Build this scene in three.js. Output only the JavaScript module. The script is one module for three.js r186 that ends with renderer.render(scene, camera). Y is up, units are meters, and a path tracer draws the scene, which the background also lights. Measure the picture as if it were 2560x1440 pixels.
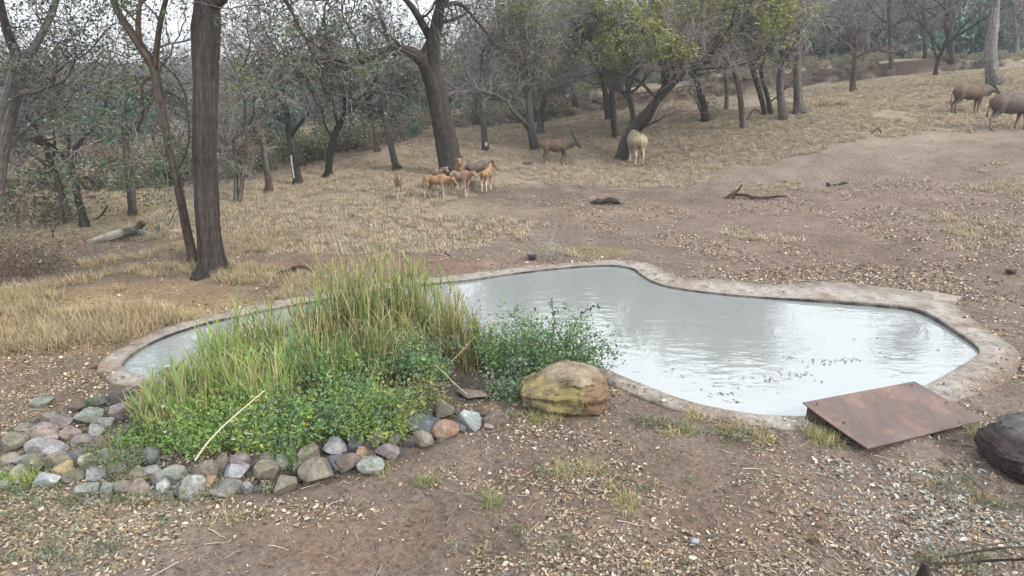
import * as THREE from 'three';
import { mergeVertices } from 'three/addons/utils/BufferGeometryUtils.js';

// ------------------------------------------------------------------ camera, sky, sun, exposure
const PITCH = 18 * Math.PI / 180, FPX = 1525, EYE = 4;          // lens of the lodge camera, in photograph pixels
const scene = new THREE.Scene();
const camera = new THREE.PerspectiveCamera(2 * Math.atan(720 / FPX) * 180 / Math.PI, 16 / 9, 0.1, 900);
camera.position.set(0, EYE, 0);
camera.rotation.x = -PITCH;
scene.add(camera);
const renderer = new THREE.WebGLRenderer({ antialias: true });
renderer.setSize(1024, 576);
renderer.toneMapping = THREE.LinearToneMapping;
renderer.toneMappingExposure = 1.95;
renderer.outputColorSpace = THREE.SRGBColorSpace;
renderer.shadowMap.enabled = true;

const sun = new THREE.DirectionalLight(new THREE.Color(1.0, 0.95, 0.86), 1.5);
sun.position.set(58, 55, 22);
sun.castShadow = true;
sun.shadow.radius = 20;
sun.shadow.mapSize.set(2048, 2048);
Object.assign(sun.shadow.camera, { left: -70, right: 70, top: 70, bottom: -70, near: 1, far: 260 });
sun.target.position.set(0, 0, -25);
scene.add(sun, sun.target);

// ------------------------------------------------------------------ random numbers and noise
function rngOf(seed) {
  let a = seed >>> 0;
  return () => { a = (a + 0x6D2B79F5) | 0; let t = Math.imul(a ^ (a >>> 15), 1 | a); t = (t + Math.imul(t ^ (t >>> 7), 61 | t)) ^ t; return ((t ^ (t >>> 14)) >>> 0) / 4294967296; };
}
const hash3 = (x, y, z) => { let h = Math.imul(x, 374761393) ^ Math.imul(y, 668265263) ^ Math.imul(z, 1274126177); h = Math.imul(h ^ (h >>> 13), 1274126177); return ((h ^ (h >>> 16)) >>> 0) / 4294967296; };
const fade = t => t * t * (3 - 2 * t), lerp = (a, b, t) => a + (b - a) * t, clamp = (x, a, b) => Math.min(b, Math.max(a, x));
const sstep = (a, b, x) => { const t = clamp((x - a) / (b - a), 0, 1); return t * t * (3 - 2 * t); };
function vnoise(x, y, z, per = 0) {
  const xi = Math.floor(x), yi = Math.floor(y), zi = Math.floor(z), u = fade(x - xi), v = fade(y - yi), w = fade(z - zi);
  const m = per ? (k => ((k % per) + per) % per) : (k => k);
  const h = (a, b, c) => hash3(m(xi + a), m(yi + b), zi + c);
  return lerp(lerp(lerp(h(0, 0, 0), h(1, 0, 0), u), lerp(h(0, 1, 0), h(1, 1, 0), u), v), lerp(lerp(h(0, 0, 1), h(1, 0, 1), u), lerp(h(0, 1, 1), h(1, 1, 1), u), v), w);
}
function fbm(x, y, z, oct = 4, per = 0) { let s = 0, a = 0.5, n = 0; for (let i = 0; i < oct; i++) { s += a * vnoise(x, y, z + i * 17, per); n += a; a *= 0.5; x *= 2; y *= 2; z *= 2; per *= 2; } return s / n; }

// ------------------------------------------------------------------ overcast sky: a soft grey-white dome, brighter overhead
{
  const W = 512, H = 256, d = new Float32Array(W * H * 4);
  for (let j = 0; j < H; j++) for (let i = 0; i < W; i++) {
    const el = ((j + 0.5) / H - 0.5) * Math.PI, az = (i + 0.5) / W * 2 * Math.PI, s = Math.max(0, Math.sin(el));
    const x = Math.cos(el) * Math.cos(az), z = Math.cos(el) * Math.sin(az);
    const cl = 0.88 + 0.24 * fbm(x * 3 + 9, s * 5 + 3, z * 3 + 7, 4);
    const L = (0.62 + 0.46 * Math.pow(s, 0.8)) * (el > 0 ? cl : 1), k = (j * W + i) * 4;
    const g = el > 0 ? [0.955 * L, 0.995 * L, 1.06 * L] : [0.2, 0.17, 0.14];
    d[k] = g[0]; d[k + 1] = g[1]; d[k + 2] = g[2]; d[k + 3] = 1;
  }
  const t = new THREE.DataTexture(d, W, H, THREE.RGBAFormat, THREE.FloatType);
  t.mapping = THREE.EquirectangularReflectionMapping; t.magFilter = t.minFilter = THREE.LinearFilter; t.wrapS = THREE.RepeatWrapping; t.needsUpdate = true;
  scene.background = t; scene.environment = t;
}
scene.fog = new THREE.FogExp2(new THREE.Color(0.72, 0.78, 0.80), 0.0011);

// ------------------------------------------------------------------ naming
const used = new Map();
function numbered(name) { const n = used.get(name) || 0; used.set(name, n + 1); return n ? `${name}_${String(n).padStart(3, '0')}` : name; }
function tag(o, label, category, group, kind) {
  if (label) o.userData.label = label;
  if (category) o.userData.category = category;
  if (group) o.userData.group = group;
  if (kind) o.userData.kind = kind;
  return o;
}
function thing(name, label, category, at, group) {
  const o = new THREE.Group(); o.name = numbered(name); o.position.copy(at); scene.add(o);
  return tag(o, label, category, group);
}
const V = (x, y, z) => new THREE.Vector3(x, y, z);

// ------------------------------------------------------------------ from a place in the photograph to a place in the world
const SP = Math.sin(PITCH), CP = Math.cos(PITCH), CAM = V(0, EYE, 0);
function ray(px, py) { const u = (px - 1280) / FPX, v = (720 - py) / FPX; return V(u, -SP + v * CP, -CP - v * SP); }   // one metre deep along the lens axis
const depthOf = p => -(p.y - EYE) * SP - p.z * CP;
const mpp = p => depthOf(p) / FPX;                               // metres per photograph pixel at a place
function onLevel(px, py, y) { const d = ray(px, py); return d.multiplyScalar((y - EYE) / d.y).add(CAM); }

// ------------------------------------------------------------------ the lie of the land: a thin-plate surface through surveyed spots
const spots = [];
for (const x of [-15, -7, 0, 7]) for (const z of [2, -5, -10, -15]) spots.push([x, z, 0]);
spots.push([13, 2, 0], [13, -5, 0], [12, -10, 0.05], [13, -15, 0.25], [-22, -12, -0.1], [-26, -25, -0.2]);
for (const [px, py, z] of [[215, 562, -19], [330, 535, -20.5], [750, 460, -26.5], [820, 440, -28], [990, 420, -29.5], [1130, 430, -27], [1213, 375, -33], [1340, 370, -33], [1590, 415, -30.5],
  [1540, 340, -36], [1858, 318, -33], [2000, 278, -35], [2510, 322, -29], [2420, 275, -34], [2483, 208, -38], [2340, 185, -45], [1765, 300, -36], [1815, 270, -40],
  [1400, 298, -43], [1700, 252, -46], [2000, 217, -48], [2300, 187, -50], [900, 350, -36], [640, 440, -30], [300, 500, -24], [60, 560, -20]]) {
  const d = ray(px, py), s = z / d.z; spots.push([d.x * s, z, EYE + d.y * s]);
}
spots.push([-45, -50, 0.6], [-22, -60, 1.4], [0, -62, 2.6], [25, -64, 5.0], [50, -62, 7.0], [48, -32, 5.0], [30, -12, 1.8], [0, -80, 3.2], [-45, -80, 1.6], [45, -80, 6.6]);
const TPS = (() => {
  const n = spots.length, N = n + 3, A = Array.from({ length: N }, () => new Float64Array(N + 1));
  const U = r2 => r2 > 1e-9 ? 0.5 * r2 * Math.log(r2) : 0;
  for (let i = 0; i < n; i++) {
    for (let j = 0; j < n; j++) A[i][j] = U((spots[i][0] - spots[j][0]) ** 2 + (spots[i][1] - spots[j][1]) ** 2);
    A[i][i] += 12; A[i][n] = A[n][i] = 1; A[i][n + 1] = A[n + 1][i] = spots[i][0]; A[i][n + 2] = A[n + 2][i] = spots[i][1]; A[i][N] = spots[i][2];
  }
  for (let c = 0; c < N; c++) {
    let p = c; for (let r = c + 1; r < N; r++) if (Math.abs(A[r][c]) > Math.abs(A[p][c])) p = r;
    [A[c], A[p]] = [A[p], A[c]];
    for (let r = 0; r < N; r++) if (r !== c) { const f = A[r][c] / A[c][c]; if (f) for (let k = c; k <= N; k++) A[r][k] -= f * A[c][k]; }
  }
  const w = A.map((r, i) => r[N] / r[i]);
  return (x, z) => { let h = w[n] + w[n + 1] * x + w[n + 2] * z; for (let i = 0; i < n; i++) h += w[i] * U((x - spots[i][0]) ** 2 + (z - spots[i][1]) ** 2); return h; };
})();
const bankLine = x => -43.2 - 0.2 * x + 1.1 * (fbm(x * 0.22, 3, 5, 3) - 0.5) * 2 + 1.3 * (fbm(x * 0.9, 6, 5, 3) - 0.5);
function landRaw(x, z) {
  const cx = clamp(x, -48, 52), cz = clamp(z, -80, 4);
  let h = TPS(cx, cz);
  const near = sstep(-17, -11, z) * (1 - sstep(9, 15, Math.abs(x)));
  h = lerp(h, 0, near);
  const amp = (0.75 + 0.6 * fbm(x * 0.13, 9, 2, 3)) * sstep(-3, 5, x) * (1 - sstep(32, 44, x));
  if (amp > 0) h += amp * sstep(0, 1.0, bankLine(x) - z);
  h += 9 * sstep(-85, -190, z) * (0.7 + 0.6 * fbm(x * 0.02, z * 0.02, 1, 3));
  return h;
}
function land(x, z) {
  return landRaw(x, z) + 0.11 * (fbm(x * 0.55, z * 0.55, 2, 3) - 0.5) + 0.075 * (fbm(x * 2.4, z * 2.4, 8, 3) - 0.5) - 0.03 * sstep(0.62, 0.72, vnoise(x * 3.3 + 9, z * 3.3, 3)) * sstep(-20, -14, z);
}
function gp(px, py) {                                             // where the photograph's pixel meets the ground
  const d = ray(px, py); let a = 2;
  for (let t = 2; t < 190; t += Math.max(0.15, t * 0.012)) {
    if (EYE + d.y * t < land(d.x * t, d.z * t)) { let lo = a, hi = t; for (let k = 0; k < 22; k++) { const m = (lo + hi) / 2; (EYE + d.y * m < land(d.x * m, d.z * m)) ? hi = m : lo = m; } return V(d.x * hi, land(d.x * hi, d.z * hi), d.z * hi); }
    a = t;
  }
  return V(d.x * 190, EYE + d.y * 190, d.z * 190);
}
const woodEdge = x => x > 4 ? bankLine(x) - 11 - 3 * fbm(x * 0.15, 4, 4, 2) : lerp(-25.5, -41, sstep(-18, 1, x)) + (x < -18 ? (x + 18) * -0.4 : 0);
function upright(p0) {                                            // a vertical plane through p0, square to the line of sight
  const n = V(-p0.x, 0, -p0.z).normalize();
  return (px, py, back = 0) => { const d = ray(px, py), q = p0.clone().addScaledVector(n, -back); return CAM.clone().addScaledVector(d, q.sub(CAM).dot(n) / d.dot(n)); };
}

// ------------------------------------------------------------------ mesh builder
const UPV = V(0, 1, 0);
class MB {
  constructor() { this.p = []; this.n = []; this.c = []; this.u = []; this.i = []; }
  get count() { return this.p.length / 3; }
  vert(p, n, c, u = 0, v = 0) { this.p.push(p.x, p.y, p.z); this.n.push(n.x, n.y, n.z); this.c.push(c[0], c[1], c[2]); this.u.push(u, v); return this.count - 1; }
  tube(pts, rad, sides, col, o = {}) {
    const m = pts.length, t = V(0, 0, 0), u = V(0, 0, 0), w = V(0, 0, 0), q = V(0, 0, 0), nn = V(0, 0, 0); let len = 0, start = this.count;
    for (let k = 0; k < m; k++) {
      t.subVectors(pts[Math.min(m - 1, k + 1)], pts[Math.max(0, k - 1)]).normalize();
      if (k === 0) { u.set(1, 0, 0.01); if (Math.abs(t.x) > 0.8) u.set(0, 0, 1); }
      u.addScaledVector(t, -u.dot(t)).normalize(); w.crossVectors(t, u);
      if (k) len += pts[k].distanceTo(pts[k - 1]);
      const c = typeof col === 'function' ? col(k / (m - 1), len) : col;
      for (let s = 0; s <= sides; s++) {
        const a = (s % sides) / sides * Math.PI * 2; let r = rad[k], shade = 1;
        if (o.ridge) { const g = o.ridge(a, len, r); r *= g[0]; shade = g[1]; }
        nn.copy(u).multiplyScalar(Math.cos(a)).addScaledVector(w, Math.sin(a)); q.copy(pts[k]).addScaledVector(nn, r);
        this.vert(q, nn, [c[0] * shade, c[1] * shade, c[2] * shade], s / sides * Math.max(1, Math.round(rad[0] * 6.3 / 0.5)), len / 0.9);
      }
    }
    for (let k = 0; k < m - 1; k++) for (let s = 0; s < sides; s++) { const a = start + k * (sides + 1) + s, b = a + sides + 1; this.i.push(a, a + 1, b, a + 1, b + 1, b); }
    if (o.cap) for (const [ring, flip] of [[0, 1], [m - 1, 0]]) {
      const c = typeof o.cap === 'boolean' ? (typeof col === 'function' ? col(0, 0) : col) : o.cap, ax = V(0, 0, 0).subVectors(pts[ring], pts[ring ? ring - 1 : 1]).normalize(), b0 = this.count; this.vert(pts[ring], ax, c);
      for (let s = 0; s <= sides; s++) { const k = (start + ring * (sides + 1) + s) * 3; this.vert(V(this.p[k], this.p[k + 1], this.p[k + 2]), ax, c, s * 0.1, 0.1); }
      for (let s = 0; s < sides; s++) flip ? this.i.push(b0, b0 + 2 + s, b0 + 1 + s) : this.i.push(b0, b0 + 1 + s, b0 + 2 + s);
    }
    return this;
  }
  leaf(p, d, side, len, wid, c, bend = 0.25) {                    // a folded diamond
    const n = V(0, 0, 0).crossVectors(side, d).normalize(), mid = p.clone().addScaledVector(d, len * 0.45), tip = p.clone().addScaledVector(d, len).addScaledVector(n, -len * bend);
    const a = this.vert(p, n, c), b = this.vert(mid.clone().addScaledVector(side, wid / 2).addScaledVector(n, wid * 0.15), n, c), e = this.vert(tip, n, c), f = this.vert(mid.clone().addScaledVector(side, -wid / 2).addScaledVector(n, wid * 0.15), n, c);
    this.i.push(a, b, e, a, e, f);
  }
  blade(p, d, side, len, wid, droop, c0, c1, seg = 3) {            // an arching strip that narrows to a point
    let q = p.clone(), dir = d.clone(), prev = -1;
    for (let k = 0; k <= seg; k++) {
      const t = k / seg, w = wid * (1 - t * t) * 0.5 + 0.0004, n = V(0, 0, 0).crossVectors(side, dir).normalize(), c = [lerp(c0[0], c1[0], t), lerp(c0[1], c1[1], t), lerp(c0[2], c1[2], t)];
      const a = this.vert(q.clone().addScaledVector(side, w), n, c); this.vert(q.clone().addScaledVector(side, -w), n, c);
      if (prev >= 0) this.i.push(prev, a, prev + 1, prev + 1, a, a + 1);
      prev = a; dir.y -= droop / seg; dir.normalize(); q.addScaledVector(dir, len / seg);
    }
  }
  geometry(origin) {
    const g = new THREE.BufferGeometry(), p = new Float32Array(this.p);
    if (origin) for (let k = 0; k < p.length; k += 3) { p[k] -= origin.x; p[k + 1] -= origin.y; p[k + 2] -= origin.z; }
    g.setAttribute('position', new THREE.BufferAttribute(p, 3)); g.setAttribute('normal', new THREE.Float32BufferAttribute(this.n, 3));
    g.setAttribute('color', new THREE.Float32BufferAttribute(this.c, 3)); g.setAttribute('uv', new THREE.Float32BufferAttribute(this.u, 2)); g.setIndex(this.i);
    return g;
  }
  build(name, mat, parent, origin = parent.isScene ? null : parent.position) {
    const m = new THREE.Mesh(this.geometry(origin), mat); m.name = parent === scene ? numbered(name) : name; m.castShadow = m.receiveShadow = true; parent.add(m); return m;
  }
}
const curve = (pts, step) => { const c = new THREE.CatmullRomCurve3(pts, false, 'centripetal'), n = Math.max(2, Math.ceil(c.getLength() / step)); return Array.from({ length: n + 1 }, (_, k) => c.getPoint(k / n)); };
function dirIn(r) { const a = r() * 6.2832, y = r() * 2 - 1, s = Math.sqrt(1 - y * y); return V(s * Math.cos(a), y, s * Math.sin(a)); }
const vary = (c, r, k = 0.2) => { const f = 1 + (r() - 0.5) * 2 * k, h = (r() - 0.5) * k * 0.5; return [c[0] * f * (1 + h), c[1] * f, c[2] * f * (1 - h)]; };

// ------------------------------------------------------------------ procedural textures
function texture(n, f, srgb = false) {
  const d = new Uint8Array(n * n * 4);
  for (let j = 0; j < n; j++) for (let i = 0; i < n; i++) { const c = f(i / n, j / n), k = (j * n + i) * 4; d[k] = clamp(c[0], 0, 1) * 255; d[k + 1] = clamp(c[1], 0, 1) * 255; d[k + 2] = clamp(c[2], 0, 1) * 255; d[k + 3] = 255; }
  const t = new THREE.DataTexture(d, n, n, THREE.RGBAFormat); t.wrapS = t.wrapT = THREE.RepeatWrapping; t.magFilter = THREE.LinearFilter; t.minFilter = THREE.LinearMipmapLinearFilter; t.generateMipmaps = true; t.needsUpdate = true;
  return t;
}
const soilTex = texture(1024, (u, v) => {
  const a = fbm(u * 6, v * 6, 1, 4, 6), b = fbm(u * 64, v * 64, 4, 3, 64), c = vnoise(u * 300, v * 300, 7, 300), e = fbm(u * 24, v * 24, 9, 3, 24);
  let g = 0.62 + 0.26 * (a - 0.5) + 0.55 * (b - 0.5) + 0.2 * (c - 0.5); const q = vnoise(u * 150 + 0.37, v * 150, 15, 150), w = vnoise(u * 90, v * 90, 25, 90); if (c > 0.86) g += 0.16 * (0.5 + a); if (c < 0.10) g -= 0.18; if (q > 0.88 && e > 0.45) g += 0.26; if (w < 0.09) g -= 0.2; if (w > 0.92 && e > 0.5) g += 0.2;
  return [g * (1 + 0.12 * (e - 0.5)), g, g * (1 - 0.16 * (e - 0.5))];
});
const barkTex = texture(512, (u, v) => {
  const w = fbm(u * 4, v * 4, 3, 3, 4), r = Math.abs(fbm(u * 14 + w * 0.0, v * 3, 5, 3, 0) - 0.5) * 2, f = fbm(u * 40, v * 24, 6, 3, 8), s = vnoise(u * 16, v * 3, 11, 0);
  const g = 0.5 + 0.42 * Math.min(1, r * 2.2) - 0.2 + 0.4 * (f - 0.5) + 0.25 * (s - 0.5) + 0.2; return [g, g * 0.99, g * 0.97];
});
const stoneTex = texture(512, (u, v) => {
  const a = fbm(u * 5, v * 5, 2, 4, 5), b = fbm(u * 40, v * 40, 6, 3, 40), c = fbm(u * 9, v * 9, 12, 4, 9); let g = 0.72 + 0.5 * (a - 0.5) + 0.45 * (b - 0.5); if (c > 0.62) g += 0.12; if (c < 0.36) g -= 0.18;
  return [g * (1 + 0.1 * (c - 0.5)), g, g * (1 - 0.14 * (c - 0.5))];
});
const rustTex = texture(512, (u, v) => {
  const a = fbm(u * 4, v * 4, 21, 5, 4), b = fbm(u * 60, v * 60, 4, 2, 60), c = fbm(u * 7, v * 7, 31, 4, 7); let g = 0.76 + 0.5 * (a - 0.5) + 0.22 * (b - 0.5); const dd = vnoise(u * 22, v * 22, 3, 22); if (dd > 0.9) g -= 0.12; if (c > 0.6) g += 0.12;
  return [g * (1 + 0.35 * (c - 0.5)), g, g * (1 - 0.3 * (c - 0.5))];
});
const rippleTex = texture(512, (u, v) => { const g = 0.5 + 0.7 * (fbm(u * 10, v * 26, 5, 3, 0) - 0.5) * Math.min(1, 8 * Math.min(u, 1 - u, v, 1 - v)); return [g, g, g]; });

// ------------------------------------------------------------------ materials
const std = (o) => new THREE.MeshStandardMaterial({ roughness: 0.95, metalness: 0, vertexColors: true, ...o });
const M = {
  ground: std({ map: soilTex, bumpMap: soilTex, bumpScale: 0.03, roughness: 1 }),
  bark: std({ map: barkTex, bumpMap: barkTex, bumpScale: 0.02 }),
  twig: std({}), wood: std({ map: barkTex, bumpMap: barkTex, bumpScale: 0.008 }),
  stone: std({ map: stoneTex, bumpMap: stoneTex, bumpScale: 0.008, roughness: 0.9 }),
  concrete: std({ map: stoneTex, bumpMap: stoneTex, bumpScale: 0.005, roughness: 0.92 }),
  leaf: new THREE.MeshPhysicalMaterial({ vertexColors: true, roughness: 0.9, transmission: 0.4, thickness: 0, side: THREE.DoubleSide }),
  straw: std({ side: THREE.DoubleSide }), drylitter: std({ side: THREE.DoubleSide, roughness: 0.8 }),
  hide: std({ roughness: 0.8 }), horn: std({ roughness: 0.5 }),
  water: new THREE.MeshPhysicalMaterial({ color: new THREE.Color(0.275, 0.295, 0.288), roughness: 0.02, ior: 3.3, bumpMap: rippleTex, bumpScale: 0.006 }),
  rust: std({ map: rustTex, bumpMap: rustTex, bumpScale: 0.002, roughness: 0.62, metalness: 0.15 }),
};
const tris = { all: 0 };

// ------------------------------------------------------------------ the water hole: outlines
const closed = (pts, n) => { const c = new THREE.CatmullRomCurve3(pts, true, 'centripetal'); return Array.from({ length: n }, (_, k) => c.getPointAt(k / n)); };
const WATER = -0.035, RIMTOP = 0.025;
const inner = [[308, 915], [360, 872], [430, 840], [520, 812], [620, 790], [720, 770], [850, 746], [1000, 722], [1180, 703], [1280, 688], [1380, 676], [1480, 668], [1540, 668], [1580, 675], [1602, 690], [1625, 705], [1670, 720], [1760, 734], [1860, 744], [1990, 753], [2100, 761], [2200, 769], [2285, 780], [2340, 805], [2392, 838], [2430, 864], [2446, 884], [2400, 922], [2330, 962], [2240, 1002], [2120, 1036], [1990, 1048], [1880, 1043], [1780, 1026], [1700, 1004], [1620, 974], [1550, 945], [1480, 918], [1330, 890], [1150, 872], [960, 872], [780, 890], [600, 922], [470, 944], [370, 948], [322, 934]].map(([x, y]) => onLevel(x, y, WATER));
const POOL = closed(inner, 420);
const poolC = POOL.reduce((s, p) => s.add(p), V(0, 0, 0)).multiplyScalar(1 / POOL.length);
function outward(k) { const a = POOL[(k + POOL.length - 2) % POOL.length], b = POOL[(k + 2) % POOL.length]; return V(b.z - a.z, 0, -(b.x - a.x)).normalize(); }
let side0 = outward(0).dot(POOL[0].clone().sub(poolC)) > 0 ? 1 : -1;
const rimW = POOL.map((p, k) => {                                 // the kerb widens to the right and at the inlet corner
  const nz = outward(k).z * side0; let w = 0.31 + 0.24 * sstep(4, 7, p.x) + 0.20 * (1 - sstep(-7.2, -5.6, p.x)) + 0.50 * sstep(2.4, 4.2, p.x) * (1 - sstep(7.5, 9, p.x)) * sstep(0.2, -0.6, nz) + 0.12 * sstep(0, -0.8, nz);
  const c = onLevel(1640, 690, 0); w += 0.45 * Math.exp(-((p.x - c.x) ** 2 + (p.z - c.z) ** 2) / 0.7);
  return w * (0.88 + 0.3 * fbm(p.x * 1.3, p.z * 1.3, 5, 3));
});
function inside(x, z, ring) { let c = false; for (let i = 0, j = ring.length - 1; i < ring.length; j = i++) { const a = ring[i], b = ring[j]; if ((a.z > z) !== (b.z > z) && x < (b.x - a.x) * (z - a.z) / (b.z - a.z) + a.x) c = !c; } return c; }
const offsetRing = f => POOL.map((p, k) => p.clone().addScaledVector(outward(k), side0 * f(k)));
const HOLE = offsetRing(k => rimW[k] * 0.5), RIMOUT = offsetRing(k => rimW[k]);
const PB = { x0: Math.min(...HOLE.map(p => p.x)), x1: Math.max(...HOLE.map(p => p.x)), z0: Math.min(...HOLE.map(p => p.z)), z1: Math.max(...HOLE.map(p => p.z)) };
const inPool = (x, z, ring = HOLE) => x > PB.x0 - 1 && x < PB.x1 + 1 && z > PB.z0 - 1 && z < PB.z1 + 1 && inside(x, z, ring);

// ------------------------------------------------------------------ ground colour: soil, straw, red earth, pale track
const blobs = [ // px, py, radius across, radius in depth, colour, strength
  [230, 790, 4.2, 2.0, [0.40, 0.285, 0.145], 0.9], [60, 840, 2.5, 1.4, [0.40, 0.28, 0.14], 0.8], [420, 730, 2.5, 1.5, [0.38, 0.27, 0.15], 0.7],
  [640, 600, 3.2, 2.0, [0.40, 0.31, 0.19], 0.8], [300, 540, 6, 3.5, [0.40, 0.33, 0.215], 0.9], [860, 590, 3.0, 1.2, [0.40, 0.31, 0.20], 0.6],
  [900, 665, 2.6, 1.2, [0.27, 0.15, 0.115], 0.7], [700, 700, 2.4, 1.6, [0.25, 0.17, 0.12], 0.6], [130, 960, 3, 1.2, [0.235, 0.165, 0.115], 0.9],
  [1000, 560, 4, 1.0, [0.25, 0.175, 0.125], 0.6], [1300, 530, 5, 1.0, [0.36, 0.28, 0.20], 0.6], [900, 520, 6, 2.5, [0.37, 0.31, 0.21], 0.7],
  [1450, 430, 9, 4, [0.385, 0.31, 0.24], 0.9], [1900, 380, 10, 6, [0.375, 0.30, 0.24], 0.85], [2300, 300, 12, 7, [0.37, 0.30, 0.23], 0.85], [1100, 390, 9, 5, [0.385, 0.305, 0.225], 0.9], [1750, 300, 14, 6, [0.37, 0.305, 0.22], 0.9], [2300, 220, 14, 8, [0.38, 0.305, 0.215], 0.9], [800, 450, 8, 4, [0.395, 0.315, 0.23], 0.85],
  [1700, 560, 6, 3.2, [0.285, 0.21, 0.165], 0.6], [2250, 520, 7, 4, [0.285, 0.205, 0.165], 0.7], [2100, 640, 4, 2, [0.255, 0.175, 0.135], 0.7], [1480, 625, 1.2, 0.6, [0.34, 0.27, 0.12], 0.6],
  [2400, 420, 6, 4, [0.31, 0.24, 0.19], 0.6], [1900, 430, 6, 3, [0.31, 0.245, 0.20], 0.5],
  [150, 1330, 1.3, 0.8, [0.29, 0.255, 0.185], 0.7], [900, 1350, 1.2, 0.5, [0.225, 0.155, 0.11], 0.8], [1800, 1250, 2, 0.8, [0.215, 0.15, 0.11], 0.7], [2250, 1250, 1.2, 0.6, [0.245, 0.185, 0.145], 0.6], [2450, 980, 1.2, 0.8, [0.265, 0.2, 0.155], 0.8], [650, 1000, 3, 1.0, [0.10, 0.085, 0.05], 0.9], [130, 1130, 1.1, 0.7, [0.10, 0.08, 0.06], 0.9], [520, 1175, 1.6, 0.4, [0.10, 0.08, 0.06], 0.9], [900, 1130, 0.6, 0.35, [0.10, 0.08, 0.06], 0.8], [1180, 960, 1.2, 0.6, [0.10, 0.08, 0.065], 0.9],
].map(([px, py, rx, rz, c, s]) => { const p = gp(px, py); return { x: p.x, z: p.z, rx, rz, c, s }; });
function groundColor(x, z) {
  const n1 = fbm(x * 0.35, z * 0.35, 20, 4), n2 = fbm(x * 1.7, z * 1.7, 30, 3), n3 = fbm(x * 0.09, z * 0.09, 40, 3);
  let c = [0.228, 0.17, 0.13];
  for (const b of blobs) {
    const d2 = ((x - b.x) / b.rx) ** 2 + ((z - b.z) / b.rz) ** 2; if (d2 > 6) continue;
    const k = b.s * sstep(0.15, 0.75, Math.exp(-d2) + 0.55 * (n1 - 0.5) + 0.4 * (n2 - 0.5)); for (let i = 0; i < 3; i++) c[i] = lerp(c[i], b.c[i], k);
  }
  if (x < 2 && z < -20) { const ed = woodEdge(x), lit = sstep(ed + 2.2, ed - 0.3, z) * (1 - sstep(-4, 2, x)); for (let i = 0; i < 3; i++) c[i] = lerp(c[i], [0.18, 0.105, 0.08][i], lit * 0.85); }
  if (z < -33) {
    const far = sstep(-33, -44, z) * (x > 0 ? 0.7 : 1); const f = [0.37, 0.30, 0.225]; for (let i = 0; i < 3; i++) c[i] = lerp(c[i], f[i], far * 0.8);
    if (x > -4) {
      const e = bankLine(x) - z;                                  // bare earth on the bank, a pale track above it
      const bare = sstep(-0.35, 0.1, e) * (1 - sstep(1.5, 2.1, e)) * sstep(-3, 4, x) * (1 - sstep(32, 42, x)), track = sstep(2.6, 3.6, e) * (1 - sstep(9, 13, e)) * (0.6 + 0.8 * (n1 - 0.3));
      for (let i = 0; i < 3; i++) { c[i] = lerp(c[i], [0.44, 0.375, 0.26][i], clamp(track, 0, 1) * 0.55); c[i] = lerp(c[i], [0.085, 0.05, 0.036][i], bare * (0.75 + 0.5 * n2)); }
    }
    const deep = sstep(-62, -95, z); for (let i = 0; i < 3; i++) c[i] = lerp(c[i], [0.12, 0.12, 0.07][i], deep);
  }
  const k = 1.03 * (0.84 + 0.34 * n1) * (0.84 + 0.32 * n2);
  return [c[0] * k * (1 + 0.12 * (n3 - 0.5)), c[1] * k, c[2] * k * (1 - 0.1 * (n3 - 0.5))];
}

// ------------------------------------------------------------------ ground sheet
{
  const axis = (dense0, dense1, step, end0, end1, grow) => { const a = []; let s = step; for (let t = dense0; t > end0; s *= grow, t -= s) a.unshift(t); a.unshift(end0); for (let t = dense0 + step; t <= dense1; t += step) a.push(t); s = step; for (let t = a[a.length - 1]; t < end1;) { s *= grow; t += s; a.push(Math.min(t, end1)); } return a; };
  const xs = axis(-9, 9.5, 0.1, -260, 260, 1.05), zs = axis(-16.5, -3, 0.1, -330, 14, 1.022);
  const b = new MB(), nx = xs.length, nz = zs.length, up = V(0, 1, 0);
  for (const z of zs) for (const x of xs) {
    let y = land(x, z); if (inPool(x, z)) y = -0.5;
    b.vert(V(x, y, z), up, groundColor(x, z), x / 2.6, z / 2.6);
  }
  for (let j = 0; j < nz - 1; j++) for (let i = 0; i < nx - 1; i++) { const a = j * nx + i; b.i.push(a, a + nx, a + 1, a + 1, a + nx, a + nx + 1); }
  const g = b.geometry(); g.computeVertexNormals();
  const m = new THREE.Mesh(g, M.ground); m.name = numbered('ground'); m.receiveShadow = m.castShadow = true; scene.add(m); tag(m, 'brown soil and dry straw ground rising to the right', null, null, 'structure');
}
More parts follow.
